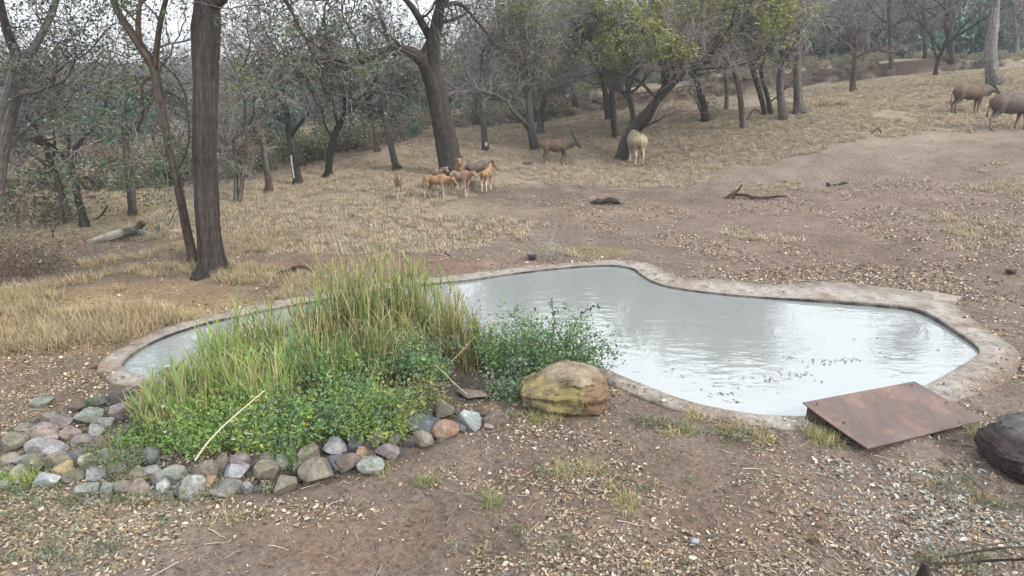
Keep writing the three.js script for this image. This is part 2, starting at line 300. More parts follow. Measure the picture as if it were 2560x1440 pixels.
// ------------------------------------------------------------------ water and concrete kerb
{
  const sh = new THREE.Shape(offsetRing(() => 0.02).map(p => new THREE.Vector2(p.x, -p.z))), g = new THREE.ShapeGeometry(sh); g.rotateX(-Math.PI / 2); g.translate(0, WATER, 0);
  const uv = g.attributes.uv, p = g.attributes.position; for (let k = 0; k < p.count; k++) uv.setXY(k, p.getX(k) / 3.1 + 0.3, p.getZ(k) / 3.1 + 0.2);
  const m = new THREE.Mesh(g, M.water); m.name = numbered('water'); m.receiveShadow = true; scene.add(m); tag(m, 'still pale water in the kerbed pool reflecting the grey sky', null, null, 'structure');

  const n = POOL.length, b = new MB(), rings = [];
  const prof = [[-0.01, -0.45], [0.0, 0.01], [0.012, RIMTOP - 0.008], [0.04, RIMTOP], [0.5, RIMTOP + 0.012], [0.93, RIMTOP - 0.004], [1.0, 0.01], [1.04, -0.2]];
  let along = 0;
  for (let k = 0; k <= n; k++) {
    const kk = k % n, o = outward(kk).multiplyScalar(side0), p = POOL[kk]; if (k) along += p.distanceTo(POOL[k - 1]);
    prof.forEach(([f, y], q) => {
      const e = f * rimW[kk] + (q > 0 && q < 4 ? 0.02 * (fbm(along * 3, q * 0.2, 3, 3) - 0.5) : 0), x = p.x + o.x * e, z = p.z + o.z * e;
      const st = fbm(x * 1.6, z * 1.6, 51, 4), d = fbm(x * 6, z * 6, 61, 2), inn = q < 2;
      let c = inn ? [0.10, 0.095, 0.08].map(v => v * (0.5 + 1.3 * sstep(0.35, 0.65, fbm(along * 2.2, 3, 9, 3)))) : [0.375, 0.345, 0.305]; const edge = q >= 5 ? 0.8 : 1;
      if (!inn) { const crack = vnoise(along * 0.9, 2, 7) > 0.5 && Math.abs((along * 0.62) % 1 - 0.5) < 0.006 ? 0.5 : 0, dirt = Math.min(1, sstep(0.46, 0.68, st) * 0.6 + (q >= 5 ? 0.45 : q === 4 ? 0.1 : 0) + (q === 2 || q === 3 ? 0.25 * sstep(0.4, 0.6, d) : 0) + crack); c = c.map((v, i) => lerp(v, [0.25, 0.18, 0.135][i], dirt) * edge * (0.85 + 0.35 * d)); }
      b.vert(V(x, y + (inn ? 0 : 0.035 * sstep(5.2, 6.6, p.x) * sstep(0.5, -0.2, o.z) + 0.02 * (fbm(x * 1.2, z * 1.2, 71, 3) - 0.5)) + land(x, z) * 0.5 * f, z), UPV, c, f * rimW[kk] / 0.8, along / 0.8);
    });
  }
  const w = prof.length;
  for (let k = 0; k < n; k++) for (let q = 0; q < w - 1; q++) { const a = k * w + q, c = a + w; side0 > 0 ? b.i.push(a, c, a + 1, a + 1, c, c + 1) : b.i.push(a, a + 1, c, a + 1, c + 1, c); }
  const g0 = b.geometry(); g0.computeVertexNormals();
  const t = thing('waterhole_kerb', 'weathered grey concrete kerb running round the whole pool of water', 'kerb', V(poolC.x, 0, poolC.z));
  const m2 = new THREE.Mesh(g0, M.concrete); m2.name = 'kerb'; m2.position.set(-poolC.x, 0, -poolC.z); m2.castShadow = m2.receiveShadow = true; t.add(m2);
  // the broken slab of older concrete behind the right half
  const sl = [[2245, 727], [2330, 729], [2400, 741], [2385, 752], [2300, 748], [2240, 738]].map(([x, y]) => onLevel(x, y, 0.05)), s2 = new THREE.Shape(sl.map(p => new THREE.Vector2(p.x, -p.z)));
  const eg = new THREE.ExtrudeGeometry(s2, { depth: 0.1, bevelEnabled: true, bevelSize: 0.02, bevelThickness: 0.015, bevelSegments: 1 }); eg.rotateX(-Math.PI / 2);
  const cnt = eg.attributes.position.count; eg.setAttribute('color', new THREE.Float32BufferAttribute(new Float32Array(cnt * 3).map((_, k) => [0.36, 0.31, 0.26][k % 3]), 3));
  const em = new THREE.Mesh(eg, M.concrete); em.name = numbered('concrete_slab'); em.position.set(0, -0.06, 0); em.castShadow = em.receiveShadow = true; scene.add(em); tag(em, 'thin broken concrete slab lying along the outer edge of the kerb at upper right', 'slab');
}

// ------------------------------------------------------------------ trees: trunk, limbs, twiggy crown, thin foliage
const _ax = V(0, 0, 0), _q = new THREE.Quaternion();
function bendDir(d, r, lo, hi) { const a = lo + (hi - lo) * r(); _ax.copy(dirIn(r)).cross(d); if (_ax.lengthSq() < 1e-4) _ax.set(1, 0, 0); return d.clone().applyQuaternion(_q.setFromAxisAngle(_ax.normalize(), a)); }
const LEN = [2.4, 1.6, 1.05, 0.62, 0.40], KIDS = [4, 4, 4, 3, 0], SIDES = [7, 6, 5, 3, 3], RMIN = [0.05, 0.028, 0.015, 0.0095, 0.007];
function grow(c, p, d, rad, lev, r, size = 1) {
  const seg = lev <= 1 ? 5 : lev === 2 ? 4 : lev === 3 ? 3 : 2, len = LEN[lev] * size * (0.7 + 0.6 * r()), pts = [p.clone()], rr = [Math.max(rad, RMIN[lev])], q = p.clone(); d = d.clone();
  const dirs = [d.clone()];
  for (let k = 0; k < seg; k++) {
    d.add(dirIn(r).multiplyScalar(0.42)); d.y += lev <= 1 ? 0.10 : lev >= 3 ? -0.05 : 0.02; d.normalize();
    q.addScaledVector(d, len / seg); pts.push(q.clone()); dirs.push(d.clone()); rr.push(Math.max(RMIN[lev] * 0.7, rr[0] * (1 - 0.55 * (k + 1) / seg)));
  }
  if (q.y > c.top) lev = Math.max(lev, 3);
  const col = lev >= 3 ? vary(c.tw, r, 0.38) : lev === 2 ? vary(c.tw.map((v, i) => lerp(c.bark[i], v, 0.45)), r, 0.3) : c.bark;
  (lev <= 1 ? c.limb : c.crown).tube(pts, rr, SIDES[lev], col);
  const kids = lev < 4 ? Math.max(1, Math.round(KIDS[lev] * c.dens * (0.8 + 0.4 * r()))) : 0;
  for (let k = 0; k < kids; k++) {
    const i = Math.min(seg, 1 + Math.floor((k + r()) / kids * seg)), last = k === kids - 1;
    const nd = bendDir(dirs[i], r, last ? 0.1 : 0.4, last ? 0.5 : 1.15);
    grow(c, pts[last ? seg : i], nd, rr[last ? seg : i] * (last ? 0.95 : 0.65), lev + 1, r, size);
  }
  if (lev >= 3 && c.leaf && q.y > c.leafFrom) for (let k = 0; k < c.la; k++) {
    if (c.patch && fbm(q.x * 0.55 + c.seed, q.y * 0.55, q.z * 0.55, 2) < c.patch) break;
    const at = pts[1 + Math.floor(r() * seg)].clone().add(dirIn(r).multiplyScalar(0.10)), dd = dirIn(r); dd.y = dd.y * 0.5 - 0.25; dd.normalize();
    const sd = V(0, 0, 0).crossVectors(dd, dirIn(r)).normalize(), s = c.ls * (0.6 + 0.8 * r());
    c.leaves.leaf(at, dd, sd, s, s * 0.62, vary(c.leaf, r, 0.35), 0.2);
  }
}
const BARK = { dark: [0.075, 0.062, 0.055], brown: [0.112, 0.088, 0.072], grey: [0.17, 0.155, 0.145], pale: [0.30, 0.28, 0.265], red: [0.165, 0.10, 0.075], black: [0.045, 0.038, 0.035] };
const LEAF = { green: [0.06, 0.12, 0.04], olive: [0.17, 0.185, 0.05], lime: [0.23, 0.25, 0.045], teal: [0.05, 0.12, 0.09], dull: [0.075, 0.10, 0.055] };
let treeSeed = 100;
function tree(s) {
  const seed = s.seed || ++treeSeed * 7919, r = rngOf(seed), P0 = s.at || gp(s.t[0][0], s.t[0][1]); P0.y -= 0.06;
  const W = upright(P0), k = mpp(P0), bark = BARK[s.bark || 'grey'], c = { limb: new MB(), crown: new MB(), leaves: new MB(), bark, tw: s.tw || [0.20, 0.175, 0.168], dens: (s.dens || 1) * 1.1, leaf: s.leaf ? LEAF[s.leaf] : null, la: s.la || 3, ls: s.ls || 0.095, patch: s.patch || 0, leafFrom: P0.y + (s.leafFrom || 0), seed: seed % 97, top: s.top || P0.y + 9.5 };
  const trunk = new MB();
  const path = (list, back) => list.map(([x, y], i) => W(x, y, i === 0 && back === 0 ? 0 : back * i / Math.max(1, list.length - 1)));
  const radii = (list, m) => Array.from({ length: m }, (_, i) => { const f = i / (m - 1) * (list.length - 1), a = Math.floor(f), b = Math.min(list.length - 1, a + 1); return lerp(list[a][2], list[b][2], f - a) * k / 2; });
  const big = s.t[0][2] * k > 0.45;
  const wob = (list, back, step, sides, target, flare) => {
    const pts = curve(path(list, back), step), m = pts.length;
    // radius by nearest control fraction along the curve's length
    const ctl = path(list, back), cum = [0]; for (let i = 1; i < ctl.length; i++) cum.push(cum[i - 1] + ctl[i].distanceTo(ctl[i - 1]));
    const rr = pts.map((_, i) => { const L = i / (m - 1) * cum[cum.length - 1]; let a = 0; while (a < cum.length - 2 && cum[a + 1] < L) a++; const f = clamp((L - cum[a]) / Math.max(1e-6, cum[a + 1] - cum[a]), 0, 1); return lerp(list[a][2], list[a + 1][2], f) * k / 2; });
    const so = r() * 50, base = bark;
    const ridge = (ang, len, rad) => {
      const ca = Math.cos(ang), sa = Math.sin(ang), lump = fbm(ca * 1.5 + so, sa * 1.5, len * 0.9, 3), groove = sides > 12 ? 0.6 * Math.abs(fbm(ca * 5 + so, sa * 5 + 3, len * 0.55, 3) - 0.5) * 2 + 0.55 * Math.abs(fbm(ca * 9 + so, sa * 9 + 3, len * 2.2, 3) - 0.5) * 2 : Math.abs(fbm(ca * 5 + so, sa * 5 + 3, len * 0.55, 3) - 0.5) * 2;
      let g = 1 + 0.26 * (lump - 0.5) + (sides > 12 ? 0.26 * (groove - 0.25) : 0);
      if (flare) { const f = Math.exp(-len / (flare * 0.9)); g += f * (0.16 + 0.55 * Math.max(0, Math.cos(ang * 3 + so * 1.3)) * f); }
      return [g, 0.45 + 1.9 * groove];
    };
    target.tube(pts, rr, sides, (t, len) => { const st = fbm(len * 0.7 + so, t * 2, 3, 3); const f = 0.8 + 0.5 * st, e = s.foot ? Math.exp(-len / 0.9) : 0; return base.map((v, i) => lerp(v * f, (BARK[s.foot] || base)[i], e)); }, { ridge });
    return { pts, rr };
  };
  const main = wob(s.t, 0, big ? 0.10 : 0.3, big ? 44 : 10, trunk, big ? 0.35 : 0.12);
  const ends = [];
  const endOf = o => { const m = o.pts.length; ends.push([o.pts[m - 1], V(0, 0, 0).subVectors(o.pts[m - 1], o.pts[Math.max(0, m - 3)]).normalize(), o.rr[m - 1]]); };
  if (!s.notop) endOf(main);
  for (const L of s.L || []) { const rb = (r() - 0.5) * 0.7 * L.length, o = wob(L, L.back !== undefined ? L.back : rb, 0.3, big ? 14 : 8, c.limb, 0); endOf(o);
    for (let i = 2; i < o.pts.length - 1; i += 2) if (r() < 0.6) { const d = bendDir(V(0, 0, 0).subVectors(o.pts[i + 1], o.pts[i]).normalize(), r, 0.5, 1.2); d.y += 0.15; grow(c, o.pts[i], d.normalize(), o.rr[i] * 0.4, o.rr[i] > 0.09 ? 1 : 2, r, s.size || 1); } }
  for (const [p, d, rad] of ends) { const n = rad > 0.1 ? 3 : 2; for (let i = 0; i < n; i++) grow(c, p, bendDir(d, r, 0.1, 0.8), rad * (i ? 0.6 : 0.9), rad > 0.07 ? 0 : 1, r, s.size || 1); }
  for (let i = 0; i < (s.auto !== undefined ? s.auto : s.notop ? 0 : 1); i++) {                       // limbs that the photograph shows only as a tangle
    const f = main.pts.length - 1 - Math.floor(r() * main.pts.length * 0.5), d = V(r() - 0.5, 0.12 + 0.45 * r(), r() - 0.5).normalize(); grow(c, main.pts[f], d, main.rr[f] * 0.62, 0, r, (s.size || 1) * 1.15);
  }
  const t = thing(s.name || 'tree', s.label, s.cat || 'tree', P0, s.group);
  trunk.build('trunk', M.bark, t);
  if (c.limb.count) c.limb.build('limbs', M.bark, t);
  if (c.crown.count) c.crown.build('crown', M.twig, t);
  if (c.leaves.count) c.leaves.build('foliage', M.leaf, t);
  tris.tree = (tris.tree || 0) + (trunk.i.length + c.limb.i.length + c.crown.i.length + c.leaves.i.length) / 3;
  return { t, P0, W, k };
}
const MAUVE = [0.235, 0.205, 0.208], ASH = [0.36, 0.34, 0.325], DUSK = [0.16, 0.14, 0.135];
const near = (d, L) => Object.assign(L, { back: d });
const TREES = [
  { label: 'large rough-barked tree with a straight dark trunk standing nearest the pool on the left', bark: 'dark', auto: 0, dens: 0.9, top: 11, tw: DUSK, leaf: 'green', la: 6, ls: 0.075, patch: 0.38, size: 1.1,
    t: [[531, 680, 84], [528, 652, 71], [525, 615, 62], [519, 555, 57], [516, 470, 54], [512, 380, 53], [513, 290, 52], [514, 190, 52], [514, 90, 56], [516, 20, 62], [512, -60, 52], [500, -200, 44], [478, -360, 34]],
    L: [[[524, 10, 44], [552, -15, 40], [585, -70, 36], [640, -140, 30], [720, -190, 22], [800, -170, 14]], [[516, 60, 12], [560, -40, 26], [640, -60, 18], [700, -20, 12], [735, 40, 7]]] },
  { label: 'thin reddish peeling trunk leaning left just beside the large dark trunk', bark: 'brown', foot: 'red', auto: 0, leaf: 'green', la: 9, ls: 0.075, patch: 0.36, tw: DUSK, dens: 1,
    t: [[486, 652, 24], [472, 600, 22], [458, 530, 21], [440, 440, 19], [425, 380, 18], [408, 300, 20], [396, 230, 20], [385, 170, 20], [358, 125, 20], [320, 70, 16], [290, 20, 13], [270, -60, 9]],
    L: [[[388, 180, 14], [392, 120, 13], [402, 50, 12], [420, -20, 9]], [[350, 112, 14], [345, 60, 12], [350, 10, 9]], [[440, 430, 6], [462, 390, 6], [474, 340, 5], [468, 290, 4]], [[392, 190, 8], [360, 200, 8], [352, 235, 6], [360, 270, 4]]] },
  { label: 'tall grey-brown tree at the left frame edge forking into two limbs', bark: 'grey', tw: DUSK, leaf: 'dull', la: 7, ls: 0.07, patch: 0.40, dens: 1.1, 
    t: [[-40, 640, 52], [-32, 560, 46], [-15, 450, 42], [2, 350, 39], [22, 270, 37], [44, 190, 35], [52, 160, 32]], notop: 1,
    L: [[[52, 168, 30], [36, 125, 24], [18, 80, 20], [5, 25, 16], [-8, -50, 12]], [[54, 160, 28], [84, 120, 20], [112, 70, 17], [138, 10, 14], [150, -60, 10]], [[30, 230, 12], [90, 230, 9], [130, 215, 6]], [[-10, 420, 14], [30, 360, 12], [60, 330, 9]]] },
  { label: 'slender bare tree leaning left, left one of the pair behind the fallen log', bark: 'brown', tw: MAUVE, dens: 1.05, foot: 'grey', leaf: 'dull', la: 2, patch: 0.5, auto: 3,
    t: [[176, 556, 19], [164, 520, 17], [150, 470, 15], [138, 430, 13], [122, 395, 11], [112, 365, 9]],
    L: [[[136, 432, 7], [100, 430, 6], [60, 420, 5], [15, 400, 4]], [[112, 370, 8], [100, 330, 7], [70, 290, 5]]] },
  { label: 'dark slender tree with wide bare branches, right one of the pair behind the fallen log', bark: 'dark', tw: MAUVE, dens: 1.1, leaf: 'dull', la: 2, patch: 0.5,
    t: [[214, 566, 20], [204, 530, 17], [192, 480, 15], [185, 440, 14], [180, 424, 14]], notop: 1,
    L: [[[180, 426, 11], [160, 395, 10], [130, 365, 9], [100, 350, 8], [62, 345, 6]], [[182, 426, 11], [186, 380, 11], [212, 340, 10], [240, 312, 8], [262, 270, 7], [275, 215, 5]], [[170, 405, 6], [172, 340, 6], [165, 280, 5]]] },
  { label: 'straight grey trunk in tan grass between the leaning pair and the large dark trunk', bark: 'grey', foot: 'brown', tw: MAUVE, leaf: 'olive', la: 2, patch: 0.5, auto: 4, dens: 0.9,
    t: [[332, 538, 19], [328, 490, 19], [322, 430, 18], [316, 370, 16], [310, 310, 13], [312, 260, 9]] },
  { label: 'thin twin-stemmed sapling just right of the large dark trunk', bark: 'grey', tw: MAUVE, leaf: 'olive', la: 4, patch: 0.35, dens: 0.8, size: 0.8,
    t: [[590, 508, 12], [590, 460, 11], [590, 400, 10], [582, 350, 8]], L: [[[598, 505, 12], [606, 450, 10], [612, 390, 9], [618, 340, 7]]] },
  { label: 'reddish-footed trunk with one branch bending left, right of the twin sapling', bark: 'grey', foot: 'red', tw: MAUVE, auto: 3, leaf: 'dull', la: 2, patch: 0.55,
    t: [[675, 480, 19], [668, 430, 17], [660, 380, 15], [655, 340, 13], [655, 290, 10], [660, 230, 7]], L: [[[660, 350, 8], [635, 345, 8], [610, 360, 7], [590, 380, 5]]] },
  { label: 'dark trunk with a white streak of stripped bark low on its front', bark: 'dark', tw: MAUVE, leaf: 'dull', la: 2, patch: 0.5,
    t: [[747, 461, 24], [738, 420, 21], [728, 360, 19], [718, 310, 17], [712, 265, 15], [705, 215, 11], [700, 150, 8]], L: [[[725, 345, 8], [745, 315, 8], [770, 285, 6]], [[714, 270, 8], [690, 235, 7], [670, 200, 5]]], streak: 1 },
  { label: 'black dark tree with a spreading fan of limbs low over the tan grass', bark: 'black', tw: DUSK, leaf: 'dull', la: 5, ls: 0.12, patch: 0.43, dens: 1.15,
    t: [[820, 443, 20], [823, 405, 17], [828, 365, 16], [842, 325, 16], [852, 305, 15]], notop: 1,
    L: [[[850, 308, 12], [870, 275, 11], [900, 245, 9], [930, 215, 7]], [[846, 318, 8], [838, 285, 7], [830, 250, 5]], [[855, 300, 11], [882, 270, 9], [915, 250, 8], [945, 225, 6]], [[870, 278, 7], [900, 262, 6], [925, 262, 4]], [[826, 340, 5], [812, 310, 4], [806, 280, 3]], [[856, 300, 9], [862, 260, 8], [850, 210, 6]]] },
  { label: 'pale slender leaning tree with a long white branch reaching left', bark: 'pale', foot: 'dark', tw: ASH, leaf: 'teal', la: 3, ls: 0.12, patch: 0.48,
    t: [[992, 424, 19], [983, 390, 17], [972, 340, 15], [962, 290, 13], [953, 245, 12], [950, 215, 11]], notop: 1,
    L: [[[956, 285, 8], [925, 272, 8], [895, 258, 8], [868, 238, 7], [840, 238, 7], [812, 238, 6], [795, 210, 5], [788, 180, 4]], [[950, 218, 9], [942, 195, 8], [930, 175, 6], [935, 130, 5]], [[953, 245, 7], [968, 225, 7], [978, 205, 6], [985, 150, 4]], [[868, 240, 4], [855, 220, 4], [850, 195, 3]]] },
  { label: 'short stump-like reddish trunk far behind the pale leaning tree', bark: 'grey', foot: 'red', tw: MAUVE, auto: 2, dens: 0.8, leaf: 'teal', la: 3, patch: 0.4,
    t: [[943, 378, 16], [939, 340, 13], [935, 300, 11], [930, 250, 8]] },
  { label: 'massive dark leaning tree with a long arching limb to the left above the calves', bark: 'dark', tw: [0.15, 0.13, 0.125], leaf: 'dull', la: 3, ls: 0.12, patch: 0.42, dens: 0.9, size: 1.1, top: 13,
    t: [[1132, 436, 58], [1124, 400, 56], [1116, 355, 54], [1107, 305, 50], [1096, 250, 46], [1085, 205, 44], [1075, 175, 44], [1070, 158, 40]], notop: 1,
    L: [near(-2.6, [[1078, 182, 38], [1052, 150, 32], [1025, 130, 27], [985, 126, 24], [945, 134, 21], [905, 146, 19], [870, 152, 16], [830, 143, 13], [780, 148, 10], [735, 140, 7]]), [[1080, 195, 34], [1082, 140, 30], [1086, 95, 28], [1094, 45, 27], [1104, 0, 24], [1116, -70, 20], [1122, -160, 15]], [[1084, 110, 22], [1062, 70, 18], [1045, 40, 16], [1020, 5, 12], [985, -25, 9]], [[1100, 15, 12], [1150, 10, 9], [1185, 45, 8], [1215, 80, 6]], [[905, 146, 8], [890, 105, 7], [868, 60, 5]], [[835, 144, 6], [815, 90, 6], [810, 40, 5]]] },
  { label: 'slim trunk with a small white scar near its foot, beside the massive leaning tree', bark: 'grey', foot: 'black', tw: MAUVE, auto: 4, leaf: 'teal', la: 3, patch: 0.42,
    t: [[1214, 376, 19], [1211, 345, 17], [1208, 300, 15], [1204, 250, 13], [1202, 190, 10], [1205, 130, 7]], scar: 1 },
  { label: 'forked dark tree with a crooked limb to the left behind the brown walking eland', bark: 'grey', foot: 'black', tw: [0.27, 0.24, 0.24], leaf: 'olive', leafFrom: 3.2, la: 6, patch: 0.53, dens: 1.25, 
    t: [[1337, 374, 22], [1331, 345, 20], [1326, 310, 19], [1324, 280, 17], [1322, 255, 15], [1318, 220, 13]],
    L: [[[1326, 325, 14], [1305, 300, 11], [1280, 275, 10], [1268, 255, 9], [1240, 238, 8], [1205, 228, 6]], [[1322, 262, 9], [1345, 240, 8], [1368, 222, 7], [1400, 215, 5]], [[1320, 235, 9], [1300, 200, 8], [1290, 150, 6]], [[1320, 230, 8], [1335, 190, 7], [1338, 120, 6]]] },
  { label: 'upright grey trunk directly behind the forked dark tree', bark: 'grey', leaf: 'olive', la: 5, patch: 0.53, tw: MAUVE, auto: 4, dens: 1.1,
    t: [[1350, 334, 18], [1353, 290, 18], [1360, 250, 16], [1368, 210, 13], [1375, 150, 10]] },
  { label: 'leaning dark tree with yellow-green leaves beside the pale eland seen from behind', bark: 'dark', tw: [0.24, 0.21, 0.205], leaf: 'lime', leafFrom: 4.6, la: 8, ls: 0.12, patch: 0.54, dens: 1.15, size: 1.1,
    t: [[1554, 398, 26], [1562, 365, 30], [1577, 330, 30], [1600, 300, 27], [1626, 272, 24], [1650, 240, 23], [1676, 210, 20], [1700, 190, 18]], notop: 1,
    L: [[[1578, 345, 18], [1600, 320, 17], [1618, 300, 17], [1634, 270, 15], [1642, 240, 12]], near(-1.2, [[1700, 190, 17], [1735, 172, 15], [1765, 158, 13], [1782, 130, 12], [1798, 100, 10], [1830, 60, 7]]), near(-1.4, [[1735, 173, 8], [1790, 170, 7], [1840, 165, 6], [1890, 150, 4]]), [[1660, 225, 10], [1655, 170, 9], [1630, 120, 8], [1600, 70, 6]], [[1688, 198, 9], [1690, 140, 8], [1680, 80, 6]], [[1640, 245, 8], [1600, 205, 7], [1560, 185, 6], [1520, 175, 5]]] },
  { label: 'double-stemmed trunk with yellow-green leaves left of the leaning dark tree', bark: 'grey', foot: 'dark', tw: [0.24, 0.21, 0.205], leaf: 'lime', leafFrom: 3.6, la: 9, ls: 0.12, patch: 0.49, dens: 1.1, 
    t: [[1540, 342, 17], [1535, 310, 16], [1532, 270, 15], [1528, 225, 13], [1518, 190, 12]], 
    L: [[[1520, 298, 16], [1517, 260, 15], [1510, 215, 13], [1500, 180, 10]], [[1525, 200, 8], [1545, 165, 8], [1560, 110, 6]], [[1505, 190, 8], [1475, 150, 8], [1440, 110, 6]], [[1512, 180, 8], [1510, 120, 7], [1500, 60, 5]]] },
  { label: 'crooked thin trunk with a dark elbow just behind the leaning tree', bark: 'grey', tw: MAUVE, dens: 1, leaf: 'olive', la: 2, patch: 0.5,
    t: [[1584, 310, 14], [1582, 285, 13], [1576, 255, 13], [1568, 235, 12]], L: [[[1574, 252, 9], [1555, 232, 9], [1538, 218, 8], [1528, 190, 6]], [[1570, 236, 9], [1566, 205, 8], [1572, 170, 6]]] },
  { label: 'leaning trunk with a small broken spur at its foot, right of the leaning dark tree', bark: 'dark', foot: 'black', leaf: 'olive', la: 5, patch: 0.53, tw: MAUVE, auto: 4, dens: 1.1,
    t: [[1766, 303, 20], [1760, 270, 17], [1752, 235, 15], [1742, 205, 13], [1733, 180, 11], [1728, 120, 8]], L: [[[1762, 298, 7], [1755, 290, 6], [1751, 280, 4]]] },
  { label: 'very thin straight trunk between two leaning trunks in the right middle', bark: 'grey', leaf: 'dull', la: 5, patch: 0.53, tw: MAUVE, auto: 3, dens: 1,
    t: [[1816, 274, 11], [1817, 240, 10], [1815, 200, 10], [1810, 160, 8], [1808, 100, 6]] },
  { label: 'bowed brown trunk curving left at its top, right of the very thin straight trunk', bark: 'brown', foot: 'grey', leaf: 'olive', la: 5, patch: 0.53, tw: MAUVE, auto: 3, dens: 1.1,
    t: [[1858, 320, 16], [1856, 290, 15], [1852, 255, 14], [1846, 215, 13], [1835, 180, 12], [1815, 150, 10], [1800, 130, 9], [1796, 80, 7]] },
  { label: 'leftmost leaning stem of the tight clump of dark trunks on the right', bark: 'dark', leaf: 'olive', la: 5, patch: 0.53, tw: MAUVE, auto: 3, dens: 1.1, 
    t: [[1914, 287, 14], [1905, 250, 13], [1893, 210, 13], [1882, 175, 12], [1872, 140, 10], [1862, 90, 8]], L: [[[1928, 284, 13], [1918, 240, 12], [1906, 195, 11], [1898, 150, 9]]] },
  { label: 'pale-streaked upright stem in the middle of the tight clump on the right', bark: 'grey', foot: 'dark', tw: ASH, auto: 4, dens: 1.1, leaf: 'olive', la: 1, patch: 0.5,
    t: [[1958, 299, 20], [1954, 260, 19], [1950, 215, 18], [1952, 170, 15], [1960, 120, 13], [1970, 60, 10]], L: [[[1955, 165, 8], [1975, 130, 7], [1990, 95, 5]]] },
  { label: 'straight grey trunk beside a patch of pale grass, right edge of the tight clump', bark: 'grey', leaf: 'dull', la: 5, patch: 0.53, tw: MAUVE, auto: 4, dens: 1.1, top: 12,
    t: [[1998, 281, 29], [1996, 250, 24], [1994, 210, 20], [1994, 165, 18], [1996, 120, 18], [2002, 60, 17], [2012, 0, 15], [2025, -80, 11]] },
  { label: 'short red-brown broken trunk alone in the grass on the right', bark: 'red', tw: MAUVE, dens: 0.7, size: 0.7,
    t: [[2132, 228, 17], [2132, 205, 15], [2136, 175, 13], [2137, 130, 8]] },
  { label: 'dark straight trunk standing in front of the brown bank on the right', bark: 'dark', tw: MAUVE, auto: 5, dens: 1.1, top: 13,
    t: [[2229, 175, 12], [2228, 145, 11], [2226, 110, 11], [2222, 60, 10], [2224, 0, 9], [2226, -60, 7]] },
  { label: 'small slanting dark trunk forking upward left of the far grazing eland', bark: 'black', tw: DUSK, auto: 2, dens: 1.0, leaf: 'dull', la: 2, patch: 0.45,
    t: [[2337, 190, 11], [2342, 165, 9], [2350, 140, 9], [2362, 115, 8], [2372, 80, 7]], L: [[[2345, 150, 6], [2335, 125, 5], [2330, 100, 4]], [[2362, 115, 6], [2400, 85, 5], [2440, 60, 4]]] },
  { label: 'tall black trunk rising out of the frame above the far grazing eland', bark: 'black', tw: DUSK, auto: 3, dens: 1.0, top: 14,
    t: [[2378, 158, 13], [2376, 120, 15], [2372, 80, 17], [2368, 30, 17], [2365, -20, 15], [2360, -90, 11]], L: [[[2372, 70, 8], [2340, 40, 7], [2300, 20, 5]]] },
  { label: 'thick pale grey trunk at upper right behind the elands', bark: 'pale', foot: 'grey', tw: ASH, auto: 4, dens: 1.0, top: 14, 
    t: [[2486, 211, 33], [2480, 180, 29], [2477, 145, 27], [2478, 110, 26], [2484, 60, 24], [2488, 0, 21], [2490, -80, 15]] },
  { label: 'thin distant trunk on the pale track left of the black trunk', bark: 'dark', tw: MAUVE, auto: 4, dens: 1, top: 14,
    t: [[2313, 146, 9], [2312, 110, 9], [2310, 70, 8], [2308, 20, 7]] },
  { label: 'distant grey trunk behind the bank, between the red-brown and the straight trunk', bark: 'grey', tw: MAUVE, auto: 4, dens: 1, top: 14,
    t: [[2172, 150, 8], [2170, 120, 8], [2168, 80, 7], [2172, 30, 6]] },
  { label: 'distant trunk on the track above the bank, right of the leaning dark tree', bark: 'brown', tw: MAUVE, auto: 4, dens: 1.1, top: 14,
    t: [[1772, 205, 10], [1770, 175, 10], [1764, 140, 9], [1760, 90, 7]] },
  { label: 'distant thin trunk on the track left of the double-stemmed trunk', bark: 'grey', tw: MAUVE, auto: 4, dens: 1.1, top: 14,
    t: [[1428, 248, 9], [1428, 215, 9], [1424, 180, 8], [1420, 130, 7]] },
];
for (const s of TREES) {
  const o = tree(s);
  if (s.streak) { const b = new MB(), pts = [[735, 445], [732, 425], [729, 405], [728, 388]].map(([x, y]) => o.W(x, y, -0.17)); b.tube(curve(pts, 0.1), curve(pts, 0.1).map(() => 0.035), 6, [0.6, 0.57, 0.53], { cap: true }); const m = b.build('stripped_bark', M.wood, o.t); tag(m, 'white stripped bark'); }
  if (s.scar) { const b = new MB(), pts = [[1215, 366], [1215, 355]].map(([x, y]) => o.W(x, y, -0.14)); b.tube(curve(pts, 0.05), curve(pts, 0.05).map((_, i, a) => 0.09 * Math.sin(0.4 + 2.3 * i / (a.length - 1))), 8, [0.62, 0.56, 0.54], { cap: true }); const m = b.build('bark_scar', M.wood, o.t); tag(m, 'small white scar'); }
}

